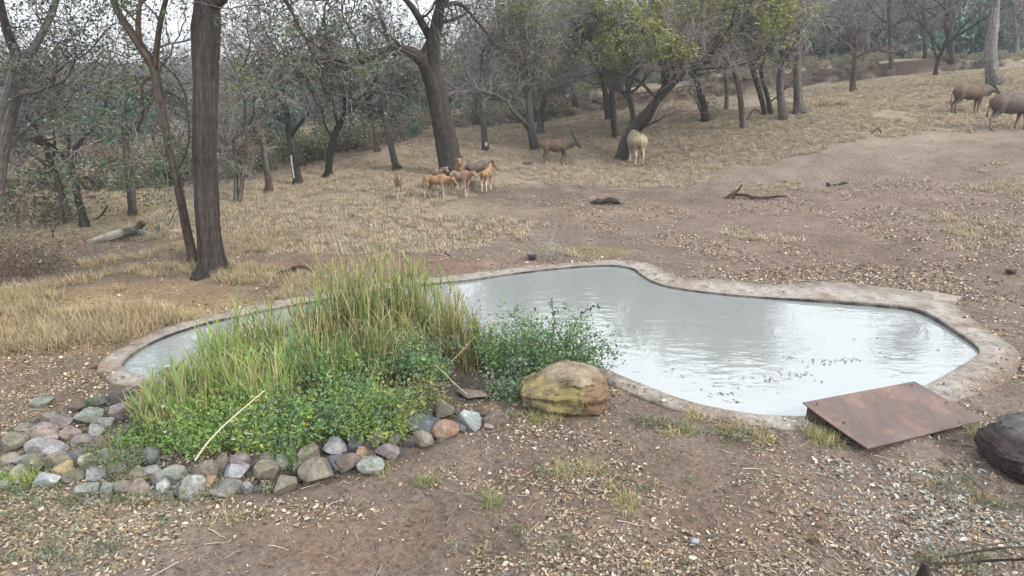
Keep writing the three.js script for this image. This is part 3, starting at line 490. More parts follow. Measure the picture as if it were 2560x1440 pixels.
// ------------------------------------------------------------------ the wood behind: twiggy trees, evergreens, undergrowth, in masses nobody could count
function twigProto(seed, h, dens) {
  const r = rngOf(seed), c = { limb: new MB(), crown: new MB(), leaves: new MB(), bark: [0.12, 0.105, 0.1], tw: [0.225, 0.20, 0.205], dens, leaf: [0.10, 0.12, 0.05], la: 1, ls: 0.16, patch: 0.5, leafFrom: 0, seed: seed % 91, top: h * 1.25 };
  const n = 1 + (r() < 0.4), at0 = V(0, -0.2, 0);
  for (let k = 0; k < n; k++) {
    let p = at0.clone(), d = V((r() - 0.5) * 0.5, 1, (r() - 0.5) * 0.5).normalize(); const pts = [p.clone()], rr = [0.16];
    for (let i = 0; i < 6; i++) { d.add(dirIn(r).multiplyScalar(0.16)).normalize(); p = p.clone().addScaledVector(d, h * 0.55 / 6); pts.push(p); rr.push(0.16 - 0.015 * (i + 1)); }
    c.limb.tube(pts, rr, 7, c.bark);
    for (let i = 2; i <= 6; i++) grow(c, pts[i], bendDir(V(0, 1, 0), r, 0.3, 1.2), rr[i] * 0.6, i % 2 ? 0 : 1, r, h / 8);
  }
  for (const k of ['p', 'n', 'c', 'u']) { const a = c.limb[k], b = c.crown[k]; for (let i = 0; i < b.length; i++) a.push(b[i]); }
  const off = (c.limb.p.length - c.crown.p.length) / 3; for (const i of c.crown.i) c.limb.i.push(i + off);
  return { wood: c.limb.geometry(), leaves: c.leaves.geometry() };
}
function bushProto(seed, n, leaf, w, h, clumps) {
  const r = rngOf(seed), b = new MB(), cs = Array.from({ length: clumps }, () => { const d = dirIn(r), f = Math.pow(r(), 0.4); return [d.x * f * w * 0.42, h * (0.18 + 0.62 * r()), d.z * f * w * 0.42, (0.16 + 0.2 * r()) * w]; });
  for (let k = 0; k < n; k++) {
    const [x, y, z, s] = cs[Math.floor(r() * clumps)], d = dirIn(r), f = Math.pow(r(), 0.35), p = V(x + d.x * s * f, Math.max(0.02, y + d.y * s * 0.75 * f), z + d.z * s * f), dd = dirIn(r), sd = V(0, 0, 0).crossVectors(dd, dirIn(r)).normalize(), q = leaf * (0.6 + 0.8 * r());
    b.leaf(p, dd, sd, q, q * 0.6, vary([1, 1, 1], r, 0.3), 0.2);
  }
  return b.geometry();
}
function scatterGroup(name, label, sets) {                        // one thing nobody could count: instanced copies of a few shapes
  const g = new THREE.Group(); g.name = numbered(name); scene.add(g); tag(g, label, null, null, 'stuff');
  for (const [parts, places] of sets) for (const [pn, geo, mat] of parts) {
    if (!geo.attributes.position.count || !places.length) continue;
    const m = new THREE.InstancedMesh(geo, mat, places.length), o = new THREE.Object3D(), c = new THREE.Color(); m.name = pn;
    places.forEach((q, k) => { o.position.set(q.x, q.y, q.z); o.rotation.set(q.tx || 0, q.a, q.tz || 0); o.scale.set(q.s * (q.w || 1), q.sy || q.s, q.s); o.updateMatrix(); m.setMatrixAt(k, o.matrix); if (q.c) m.setColorAt(k, c.setRGB(q.c[0], q.c[1], q.c[2])); });
    m.castShadow = m.receiveShadow = true; g.add(m);
  }
  return g;
}
{
  const r = rngOf(4242);
  // twiggy leafless trees
  const protos = [1, 2, 3, 4, 5].map(k => twigProto(900 + k * 31, 6 + k * 0.7, 0.95)), lists = protos.map(() => []);
  for (let k = 0; k < 1150; k++) {
    const x = -75 + 160 * r(), z = -22 - 83 * Math.pow(r(), 1.25), e = woodEdge(x); if (z > e - 0.5 || Math.abs(x) > 12 - z * 0.95) continue;
    if (r() > (x > 0 ? 0.75 : 0.36)) continue;
    const s = (0.75 + 0.5 * r()) * (x < -8 ? 0.72 : 1.08), q = { x, z, y: land(x, z), a: r() * 6.28, s, c: vary(x > 0 ? [1.05, 0.98, 1.0] : [0.9, 0.9, 0.95], r, 0.2) }; lists[Math.floor(r() * 5)].push(q);
  }
  // a few in the open wood between the near trunks, grey and thin
  scatterGroup('background_wood', 'grey leafless twiggy trees massed along the back of the clearing', protos.map((p, i) => [[['branches', p.wood, M.twig], ['leaves', p.leaves, M.leaf]], lists[i]]));
  tris.wood = protos.reduce((s, p) => s + p.wood.index.count / 3, 0);
  // evergreens
  const ev = [1, 2, 3].map(k => bushProto(300 + k * 17, 3200, 0.34, 5, 6, 26)), evL = ev.map(() => []);
  for (let k = 0; k < 900; k++) {
    const x = -85 + 180 * r(), z = -36 - 90 * r(), e = woodEdge(x); if (z > e - (x < 6 ? 10 : 5) || (x < 6 && r() < 0.35) || Math.abs(x) > 16 - z * 0.98) continue;
    const right = sstep(8, 30, x), s = lerp(0.55, 1.2, right) * (0.7 + 0.6 * r()) * (z < -70 ? 1.15 : 1); if (r() > lerp(0.8, 0.85, right)) continue;
    const base = r() < 0.65 ? [0.10, 0.19, 0.155] : r() < 0.5 ? [0.17, 0.19, 0.11] : [0.10, 0.15, 0.085];
    evL[k % 3].push({ x, z, y: land(x, z) - 0.2, a: r() * 6.28, s, sy: s * (0.8 + 0.5 * r()), c: vary(base, r, 0.25) });
  }
  scatterGroup('evergreen_wood', 'hazy blue-green evergreen trees closing the far side of the wood', ev.map((g, i) => [[['foliage', g, M.leaf]], evL[i]]));
  // undergrowth along the edge of the wood
  const ub = [1, 2, 3].map(k => bushProto(500 + k * 13, 900, 0.15, 2.2, 1.5, 14)), uL = ub.map(() => []);
  for (let k = 0; k < 800; k++) {
    const x = -48 + 105 * r(), e = woodEdge(x), z = e + (x > 4 ? 6 : -0.5) - (x > 4 ? 18 : 11) * Math.pow(r(), 1.6); if (Math.abs(x) > 14 - z) continue;
    if (r() < 0.35) continue;
    const s = (x > 4 ? 0.5 : 0.75) * (0.5 + 0.9 * r()), t = r(), c = t < 0.45 ? [0.19, 0.20, 0.11] : t < 0.65 ? [0.13, 0.17, 0.11] : t < 0.82 ? [0.24, 0.15, 0.11] : [0.32, 0.27, 0.19];
    uL[k % 3].push({ x, z, y: land(x, z) - 0.05, a: r() * 6.28, s, c: vary(c, r, 0.25) });
  }
  for (let k = 0; k < 260; k++) { const x = -2 + 46 * r(), z = bankLine(x) + 0.6 - 3.2 * r(); if (fbm(x * 0.5, 3, 8, 2) < 0.45) continue; uL[k % 3].push({ x, z, y: land(x, z) - 0.05, a: r() * 6.28, s: 0.22 + 0.4 * r() * r(), c: vary([[0.16, 0.12, 0.085], [0.30, 0.25, 0.17], [0.15, 0.15, 0.09]][k % 3], r, 0.25) }); }
  scatterGroup('undergrowth', 'olive and rusty undergrowth along the edge of the wood', ub.map((g, i) => [[['foliage', g, M.leaf]], uL[i]]));
}

// ------------------------------------------------------------------ reeds and leafy plants on the near bank of the pool
const GREEN = { lime: [0.34, 0.42, 0.085], fresh: [0.19, 0.345, 0.065], deep: [0.085, 0.18, 0.055], blue: [0.115, 0.23, 0.11], olive: [0.20, 0.21, 0.06], straw: [0.52, 0.46, 0.25], gold: [0.38, 0.34, 0.13], grey: [0.22, 0.25, 0.19], brown: [0.20, 0.145, 0.06] };
function plantBase(px, py) { const p = gp(px, py); if (inPool(p.x, p.z)) { const q = onLevel(px, py, WATER); q.y = WATER - 0.15; return q; } return p; }
let plantSeed = 5000;
function reeds(label, [px, py, top, w], o = {}) {
  const r = rngOf(++plantSeed * 31), P = plantBase(px, py), k = mpp(P), H = (py - top) * k * 1.16, R = w * k / 2, n = Math.round((o.n || 90) * (py - top > 180 ? 1.25 : 0.9)), canes = new MB(), blades = new MB();
  const ca = o.cane || GREEN.gold, c0 = o.c0 || GREEN.deep, c1 = o.c1 || GREEN.lime;
  for (let i = 0; i < n; i++) {
    const a = r() * 6.2832, f = Math.sqrt(r()), p = V(P.x + Math.cos(a) * f * R, P.y, P.z + Math.sin(a) * f * R * 0.75), h = H * (0.32 + 0.72 * Math.pow(r(), 1.2)) * (1 - 0.2 * f * f), lean = V((r() - 0.5) * 0.35, 1, (r() - 0.5) * 0.3).normalize();
    if (!inPool(p.x, p.z)) p.y = land(p.x, p.z) - 0.03;
    const pts = [p.clone()], d = lean.clone(); let q = p.clone(); for (let s = 0; s < 4; s++) { d.add(V((r() - 0.5) * 0.10, 0, (r() - 0.5) * 0.10)).normalize(); q = q.clone().addScaledVector(d, h / 4); pts.push(q); }
    const dry = r() < (o.dry || 0.35) * 1.4, cc = vary(dry ? GREEN.straw : ca, r, 0.25); canes.tube(pts, (dry ? [0.0085, 0.008, 0.007, 0.0055, 0.003] : [0.006, 0.0055, 0.0045, 0.0035, 0.002]), 3, cc);
    const nb = o.blades || 7;
    for (let b = 0; b < nb; b++) {
      const t = 0.06 + 0.9 * r(), s = Math.min(3, Math.floor(t * 4)), at = pts[s].clone().lerp(pts[s + 1], t * 4 - s), az = r() * 6.2832, el = 1.0 + 0.45 * r(), dd = V(Math.cos(az) * Math.cos(el), Math.sin(el), Math.sin(az) * Math.cos(el)), sd = V(-Math.sin(az), 0, Math.cos(az));
      const bl = (0.24 + 0.28 * r()) * (o.bl || 1) * Math.min(1.2, H), isDry = r() < (o.dry || 0.35) * 0.7; blades.blade(at, dd, sd, bl, 0.017 * (o.bw || 1), 0.25 + 0.8 * r(), isDry ? vary(GREEN.gold, r, 0.3) : vary(c0, r, 0.3), isDry ? vary(GREEN.straw, r, 0.2) : vary(c1, r, 0.3), 3);
    }
    if (r() < (o.plume || 0)) for (let b = 0; b < 10; b++) { const dd = V((r() - 0.5) * 0.5, 1, (r() - 0.5) * 0.5).normalize(); canes.leaf(q.clone().addScaledVector(d, -0.12 * r()), dd, V(1, 0, 0), 0.07, 0.014, vary(GREEN.straw, r, 0.2)); }
  }
  const t = thing('reed_clump', label, 'reeds', P, 'reeds on the near side of the pool'); canes.build('canes', M.straw, t); blades.build('blades', M.leaf, t);
}
function herb(name, label, cat, [px, py, top, w], o = {}) {
  const r = rngOf(++plantSeed * 37), P = plantBase(px, py), k = mpp(P), H = (py - top) * k * 1.22, R = w * k / 2, stems = new MB(), leaves = new MB(), ns = o.stems || 60, ls = o.ls || 0.054, col = o.c || [GREEN.fresh, GREEN.blue, GREEN.deep], sp = o.squash || 0.8;
  for (let i = 0; i < ns; i++) {
    const a = r() * 6.2832, f = Math.sqrt(r()), p = V(P.x + Math.cos(a) * f * R * 0.7, P.y, P.z + Math.sin(a) * f * R * 0.7 * sp); if (!inPool(p.x, p.z)) p.y = land(p.x, p.z) - 0.02;
    const d = V(Math.cos(a) * f * 0.6 * (o.arch || 1) + (r() - 0.5) * 0.9, 1, Math.sin(a) * f * 0.45 + (r() - 0.5) * 0.6).normalize(), pts = [p.clone()], h = H * (0.35 + 0.85 * r()) * (1 - 0.35 * f); let q = p.clone(); const dirs = [d.clone()];
    for (let s = 0; s < 5; s++) { d.add(V((r() - 0.5) * 0.35, -0.12 * (o.arch || 1) * s / 3, (r() - 0.5) * 0.35)).normalize(); q = q.clone().addScaledVector(d, h / 5); pts.push(q); dirs.push(d.clone()); }
    stems.tube(pts, pts.map((_, s) => 0.0045 - 0.0006 * s), 3, vary(o.stem || GREEN.olive, r, 0.3));
    const base = col[Math.floor(r() * col.length)], nl = o.leaves || 40;
    for (let b = 0; b < nl; b++) {
      const t = 0.12 + 0.88 * r(), s = Math.min(4, Math.floor(t * 5)), at = pts[s].clone().lerp(pts[s + 1], t * 5 - s), sdir = dirIn(r); at.addScaledVector(sdir, (o.fluff || 0.10) * Math.pow(r(), 0.6) * Math.min(1, H * 1.6)); if (at.y < P.y - 0.05) continue;
      const dd = sdir.clone(); dd.y = dd.y * 0.6 + 0.1; dd.normalize(); const sd = V(0, 0, 0).crossVectors(dd, dirIn(r)).normalize(), l = ls * (0.4 + 1.3 * r() * r()); leaves.leaf(at, dd, sd, l, l * (o.lw || 0.55), vary(base, r, 0.35), 0.3);
    }
  }
  const t = thing(name, label, cat, P, o.group); stems.build('stems', M.twig, t); leaves.build('leaves', M.leaf, t); return { t, P, k };
}
reeds('tallest reed clump at the middle of the reed bed with canes above the far kerb', [965, 862, 628, 200], { n: 150, plume: 0.3, dry: 0.4 });
reeds('tall reed clump just left of the tallest clump in the reed bed', [872, 868, 640, 140], { n: 95, dry: 0.45, plume: 0.25 });
reeds('tall sparse reed clump at the right of the tallest clump with the pool kerb behind', [1060, 852, 655, 140], { n: 80, dry: 0.4, blades: 6 });
reeds('sparse pale reed stalks rising in front of the far kerb left of the tall reeds', [785, 892, 705, 120], { n: 55, dry: 0.6, blades: 5, plume: 0.3 });
reeds('reed clump with one tall yellow-green stalk crossing the kerb, left of the sparse stalks', [670, 932, 760, 130], { n: 75, dry: 0.4 });
reeds('yellow-green reed clump in front of the narrow left arm of the pool', [585, 962, 812, 130], { n: 90, c0: GREEN.fresh, dry: 0.4 });
reeds('low light yellow-green reed clump at the far left end of the reed bed', [440, 1052, 925, 200], { n: 130, c0: GREEN.fresh, c1: [0.30, 0.37, 0.12], dry: 0.45, blades: 8 });
reeds('low pale reed clump before the narrow left arm of water between two yellow-green clumps', [520, 1010, 880, 150], { n: 110, c0: GREEN.fresh, c1: [0.27, 0.35, 0.10], dry: 0.45 });
reeds('dense green reed clump in the left middle of the reed bed with brown canes inside', [650, 1032, 868, 190], { n: 120, c0: GREEN.fresh, dry: 0.4 });
reeds('dark green reed clump in the middle of the bed behind the leafy herbs', [770, 985, 830, 190], { n: 110, c0: GREEN.deep, c1: GREEN.fresh, dry: 0.3 });
reeds('olive-brown grass clump between the tall reeds and the arching shrub', [1140, 888, 725, 110], { n: 80, c0: GREEN.olive, c1: GREEN.gold, cane: GREEN.olive, dry: 0.25, bw: 0.7 });
reeds('brownish low grass clump right behind the leafy herb mound in the middle', [1000, 905, 790, 160], { n: 110, c0: GREEN.olive, c1: GREEN.gold, dry: 0.4 });
reeds('olive grass clump under the arching shrub at the right end of the reed bed', [1195, 915, 815, 110], { n: 70, c0: GREEN.brown, c1: GREEN.olive, dry: 0.4, bw: 0.7 });
const G1 = 'leafy herbs on the near side of the reed bed';
reeds('short yellow-green grass clump at the front left of the bed above the weedy rocks', [420, 1085, 985, 150], { n: 90, c0: GREEN.fresh, c1: [0.30, 0.37, 0.12], dry: 0.4, bl: 0.8 });
herb('leafy_herb', 'rounded blue-green leafy herb mound in the middle of the reed bed', 'herb', [1045, 945, 808, 180], { stems: 90, c: [GREEN.blue, GREEN.fresh, GREEN.blue], group: G1 });
herb('leafy_herb', 'broad dark green leafy herb mound below the tall reeds', 'herb', [870, 1062, 905, 260], { stems: 130, c: [GREEN.deep, GREEN.fresh, GREEN.blue], group: G1 });
herb('leafy_herb', 'bright green leafy herb at the front of the bed behind the leaning pale cane', 'herb', [520, 1098, 990, 230], { stems: 130, c: [GREEN.fresh, GREEN.lime, GREEN.fresh], group: G1 });
herb('leafy_herb', 'green leafy herb at the front of the bed right of the leaning pale cane', 'herb', [690, 1102, 970, 230], { stems: 130, c: [GREEN.fresh, GREEN.blue, GREEN.lime], group: G1 });
herb('leafy_herb', 'yellow-green leafy herb above the mauve rocks at the front right of the bed', 'herb', [940, 1082, 960, 180], { stems: 90, c: [GREEN.fresh, GREEN.olive, GREEN.lime], group: G1 });
herb('leafy_herb', 'shaded dark green herb in the hollow between the tall reeds and the broad mound', 'herb', [820, 985, 870, 200], { stems: 80, c: [GREEN.deep, GREEN.deep, GREEN.fresh], group: G1 });
reeds('shaded brown-green grass clump directly below the tallest reed clump', [930, 945, 810, 170], { n: 110, c0: GREEN.deep, c1: GREEN.olive, dry: 0.35 });
herb('leafy_herb', 'small leafy herb with dry stems above the tan rock with a dark face', 'herb', [1060, 1010, 915, 130], { stems: 45, c: [GREEN.olive, GREEN.blue, GREEN.gold], leaves: 22, group: G1 });
herb('leafy_herb', 'thin pale green herb between the arching shrub and the bare earth', 'herb', [1275, 985, 895, 120], { stems: 40, c: [GREEN.blue, GREEN.grey], leaves: 22, group: G1 });
herb('leafy_herb', 'low weedy herb growing over the rocks at the left of the pile', 'herb', [325, 1160, 1062, 210], { stems: 90, c: [GREEN.fresh, GREEN.grey, GREEN.blue], ls: 0.026, leaves: 28, group: G1 });
herb('leafy_herb', 'dark sprawling herb at the back of the rock pile under the pale reeds', 'herb', [385, 1100, 1045, 150], { stems: 50, c: [GREEN.deep, GREEN.fresh], group: G1 });
herb('leafy_herb', 'low weeds growing between the mossy rocks and the big tan rock', 'herb', [727, 1165, 1090, 90], { stems: 40, c: [GREEN.fresh, GREEN.blue], ls: 0.026, group: G1 });
herb('leafy_herb', 'bright green weed tuft at the left frame edge below the rocks', 'herb', [45, 1215, 1160, 80], { stems: 36, c: [GREEN.fresh, GREEN.lime], ls: 0.028, group: G1 });
herb('leafy_herb', 'small green weed in the gap at the top of the left rock pile', 'herb', [238, 1012, 975, 46], { stems: 16, c: [GREEN.blue, GREEN.fresh], ls: 0.028, leaves: 18, group: G1 });
herb('arching_shrub', 'dark green shrub with twigs arching over the water right of the reeds', 'shrub', [1365, 925, 775, 290], { stems: 150, c: [GREEN.deep, GREEN.deep, GREEN.fresh], ls: 0.056, leaves: 52, fluff: 0.14, arch: 1.1, stem: [0.10, 0.085, 0.07] });
herb('leafy_herb', 'dense dark green herb filling the left flank of the arching shrub', 'herb', [1270, 925, 775, 150], { stems: 90, c: [GREEN.deep, GREEN.fresh, GREEN.blue], group: G1 });
herb('arching_shrub', 'sparse grey-green shrub twigs drooping over the water beside the yellow boulder', 'shrub', [1455, 935, 790, 165], { stems: 26, c: [GREEN.blue, [0.10, 0.13, 0.10]], ls: 0.038, leaves: 22, fluff: 0.05, arch: 1.6, stem: [0.14, 0.12, 0.11] });
herb('grey_shrub', 'small grey-green dry shrub alone on the bare soil beyond the pool', 'shrub', [1368, 648, 566, 80], { stems: 60, c: [[0.23, 0.25, 0.20], [0.17, 0.20, 0.16], [0.32, 0.32, 0.26]], ls: 0.05, leaves: 10, lw: 0.3, stem: [0.30, 0.28, 0.25] });
herb('dry_thicket', 'tan dry thicket of twigs and dead leaves at the left frame edge', 'thicket', [40, 690, 505, 250], { stems: 170, c: [[0.24, 0.165, 0.12], [0.19, 0.145, 0.10], [0.15, 0.135, 0.075]], ls: 0.075, leaves: 30, fluff: 0.28, stem: [0.22, 0.17, 0.14] });
herb('dry_thicket', 'olive leafy bush behind the tan thicket at the left frame edge', 'thicket', [60, 560, 420, 260], { stems: 120, c: [[0.09, 0.10, 0.05], [0.13, 0.125, 0.06]], ls: 0.10, leaves: 34, fluff: 0.4, stem: [0.12, 0.10, 0.085] });
{ // the arching twigs with round leaves, dry canes leaning over the bed
  const cane = (name, label, pts, rad, c, lift = 0, cat = 'cane') => { const P0 = gp(pts[0][0], pts[0][1] + lift), W = upright(P0), b = new MB(), q = curve(pts.map(([x, y]) => W(x, y)), 0.08); b.tube(q, q.map((_, i) => rad * (1 - 0.45 * i / q.length)), 5, c, { cap: true }); const t = thing(name, label, cat, P0); b.build('stalk', M.straw, t); return { t, q }; };
  cane('dry_cane', 'long pale dry cane leaning up to the right in front of the green herbs', [[488, 1150], [520, 1106], [560, 1064], [610, 1020], [662, 976]], 0.012, [0.55, 0.48, 0.36], 45);
  cane('dry_cane', 'pale dry stalk leaning up to the right below the olive-brown grass', [[1100, 928], [1130, 902], [1160, 872], [1186, 842]], 0.009, [0.48, 0.38, 0.24], 20);
  cane('dry_cane', 'thin dry stalk sloping down to the right above the blue-white block', [[1172, 990], [1140, 962], [1110, 932], [1090, 914]], 0.008, [0.42, 0.35, 0.25], 10);
  cane('dry_cane', 'tall thin seed stalk standing highest above the tallest reeds', [[992, 850], [990, 760], [988, 690], [985, 640], [986, 600]], 0.006, [0.38, 0.30, 0.22]);
  const P0 = gp(1440, 925), W = upright(P0), r = rngOf(77);
  for (const [lab, pts] of [['bare-ended twig with round leaves arching highest over the water', [[1415, 880], [1432, 820], [1455, 785], [1480, 770], [1502, 766]]], ['leafy twig arching far right over the water toward the boulder', [[1440, 880], [1470, 840], [1505, 850], [1525, 875], [1538, 895]]], ['short leafy twig pointing up at the top of the arching shrub', [[1380, 850], [1385, 790], [1374, 748]]]]) {
    const b = new MB(), q = curve(pts.map(([x, y]) => W(x, y)), 0.04); b.tube(q, q.map((_, i) => 0.006 - 0.004 * i / q.length), 4, [0.13, 0.11, 0.10]); const lv = new MB();
    q.forEach((p, i) => { for (let k = 0; k < 3; k++) { const d = dirIn(r), s = V(0, 0, 0).crossVectors(d, dirIn(r)).normalize(); lv.leaf(p.clone().addScaledVector(d, 0.01), d, s, 0.042, 0.03, vary([0.075, 0.12, 0.075], r, 0.3)); } });
    const t = thing('shrub_twig', lab, 'twig', P0); b.build('stem', M.twig, t); lv.build('leaves', M.leaf, t);
  }
}

// ------------------------------------------------------------------ rocks
function rockShape(seed, sx, sy, sz, cut = 4, det = 4, rough = 1) {
  const r = rngOf(seed), g = mergeVertices(new THREE.IcosahedronGeometry(1, det).deleteAttribute('normal').deleteAttribute('uv')), p = g.attributes.position, o = r() * 100, v = V(0, 0, 0);
  const planes = Array.from({ length: cut + 4 }, () => [dirIn(r), 0.5 + 0.36 * r()]);
  for (let k = 0; k < p.count; k++) {
    v.fromBufferAttribute(p, k); let f = 1 + rough * (0.34 * (fbm(v.x * 1.1 + o, v.y * 1.1, v.z * 1.1, 2) - 0.5) + 0.06 * (fbm(v.x * 4 + o, v.y * 4, v.z * 4, 3) - 0.5)); v.multiplyScalar(f);
    for (const [n, d] of planes) { const e = v.dot(n) - d; if (e > 0) v.addScaledVector(n, -e * 0.94); }
    v.multiplyScalar(1 + rough * 0.07 * (fbm(v.x * 6 + o, v.y * 6, v.z * 6, 4) - 0.5));
    p.setXYZ(k, v.x * sx, v.y * sy, v.z * sz);
  }
  g.computeVertexNormals(); return g;
}
function boxed(g, k = 2.2) {                                      // every face takes the texture along its own main axis
  g = g.toNonIndexed(); const p = g.attributes.position, uv = new Float32Array(p.count * 2), a = V(0, 0, 0), b = V(0, 0, 0), c = V(0, 0, 0);
  for (let q = 0; q < p.count; q += 3) {
    a.fromBufferAttribute(p, q); b.fromBufferAttribute(p, q + 1).sub(a); c.fromBufferAttribute(p, q + 2).sub(a); b.cross(c); const m = Math.abs(b.x) > Math.abs(b.y) ? (Math.abs(b.x) > Math.abs(b.z) ? 0 : 2) : (Math.abs(b.y) > Math.abs(b.z) ? 1 : 2);
    for (let j = q; j < q + 3; j++) { const v = [p.getX(j), p.getY(j), p.getZ(j)]; v.splice(m, 1); uv[j * 2] = v[0] * k; uv[j * 2 + 1] = v[1] * k; }
  }
  g.setAttribute('uv', new THREE.BufferAttribute(uv, 2)); return g;
}
function paintRock(g, c1, c2, seed, amt = 1) {
  const p = g.attributes.position, c = new Float32Array(p.count * 3), o = seed % 83;
  for (let k = 0; k < p.count; k++) {
    const x = p.getX(k), y = p.getY(k), z = p.getZ(k), m = sstep(0.42, 0.6, fbm(x * 7 + o, y * 7, z * 7, 4)) * amt, d = 0.75 + 0.5 * fbm(x * 24 + o, y * 24, z * 24, 3);
    for (let i = 0; i < 3; i++) c[k * 3 + i] = lerp(c1[i], c2[i], m) * d;
  }
  g.setAttribute('color', new THREE.BufferAttribute(c, 3)); return boxed(g);
}
const RC = { pink: [[0.42, 0.32, 0.27], [0.34, 0.26, 0.22]], mauve: [[0.26, 0.20, 0.20], [0.33, 0.28, 0.26]], tan: [[0.36, 0.30, 0.22], [0.28, 0.24, 0.17]], greygreen: [[0.27, 0.30, 0.25], [0.36, 0.38, 0.32]], grey: [[0.27, 0.26, 0.25], [0.36, 0.35, 0.33]], olive: [[0.21, 0.20, 0.13], [0.28, 0.26, 0.17]], brown: [[0.20, 0.145, 0.115], [0.27, 0.21, 0.17]], dark: [[0.11, 0.105, 0.10], [0.19, 0.18, 0.165]], lilac: [[0.40, 0.385, 0.41], [0.50, 0.48, 0.50]], yellow: [[0.50, 0.39, 0.16], [0.38, 0.30, 0.14]], cream: [[0.55, 0.50, 0.38], [0.42, 0.37, 0.27]], white: [[0.58, 0.58, 0.53], [0.36, 0.35, 0.31]], bluewhite: [[0.40, 0.45, 0.45], [0.54, 0.58, 0.57]], slate: [[0.13, 0.145, 0.16], [0.2, 0.21, 0.22]], ochre: [[0.38, 0.22, 0.13], [0.42, 0.29, 0.18]] };
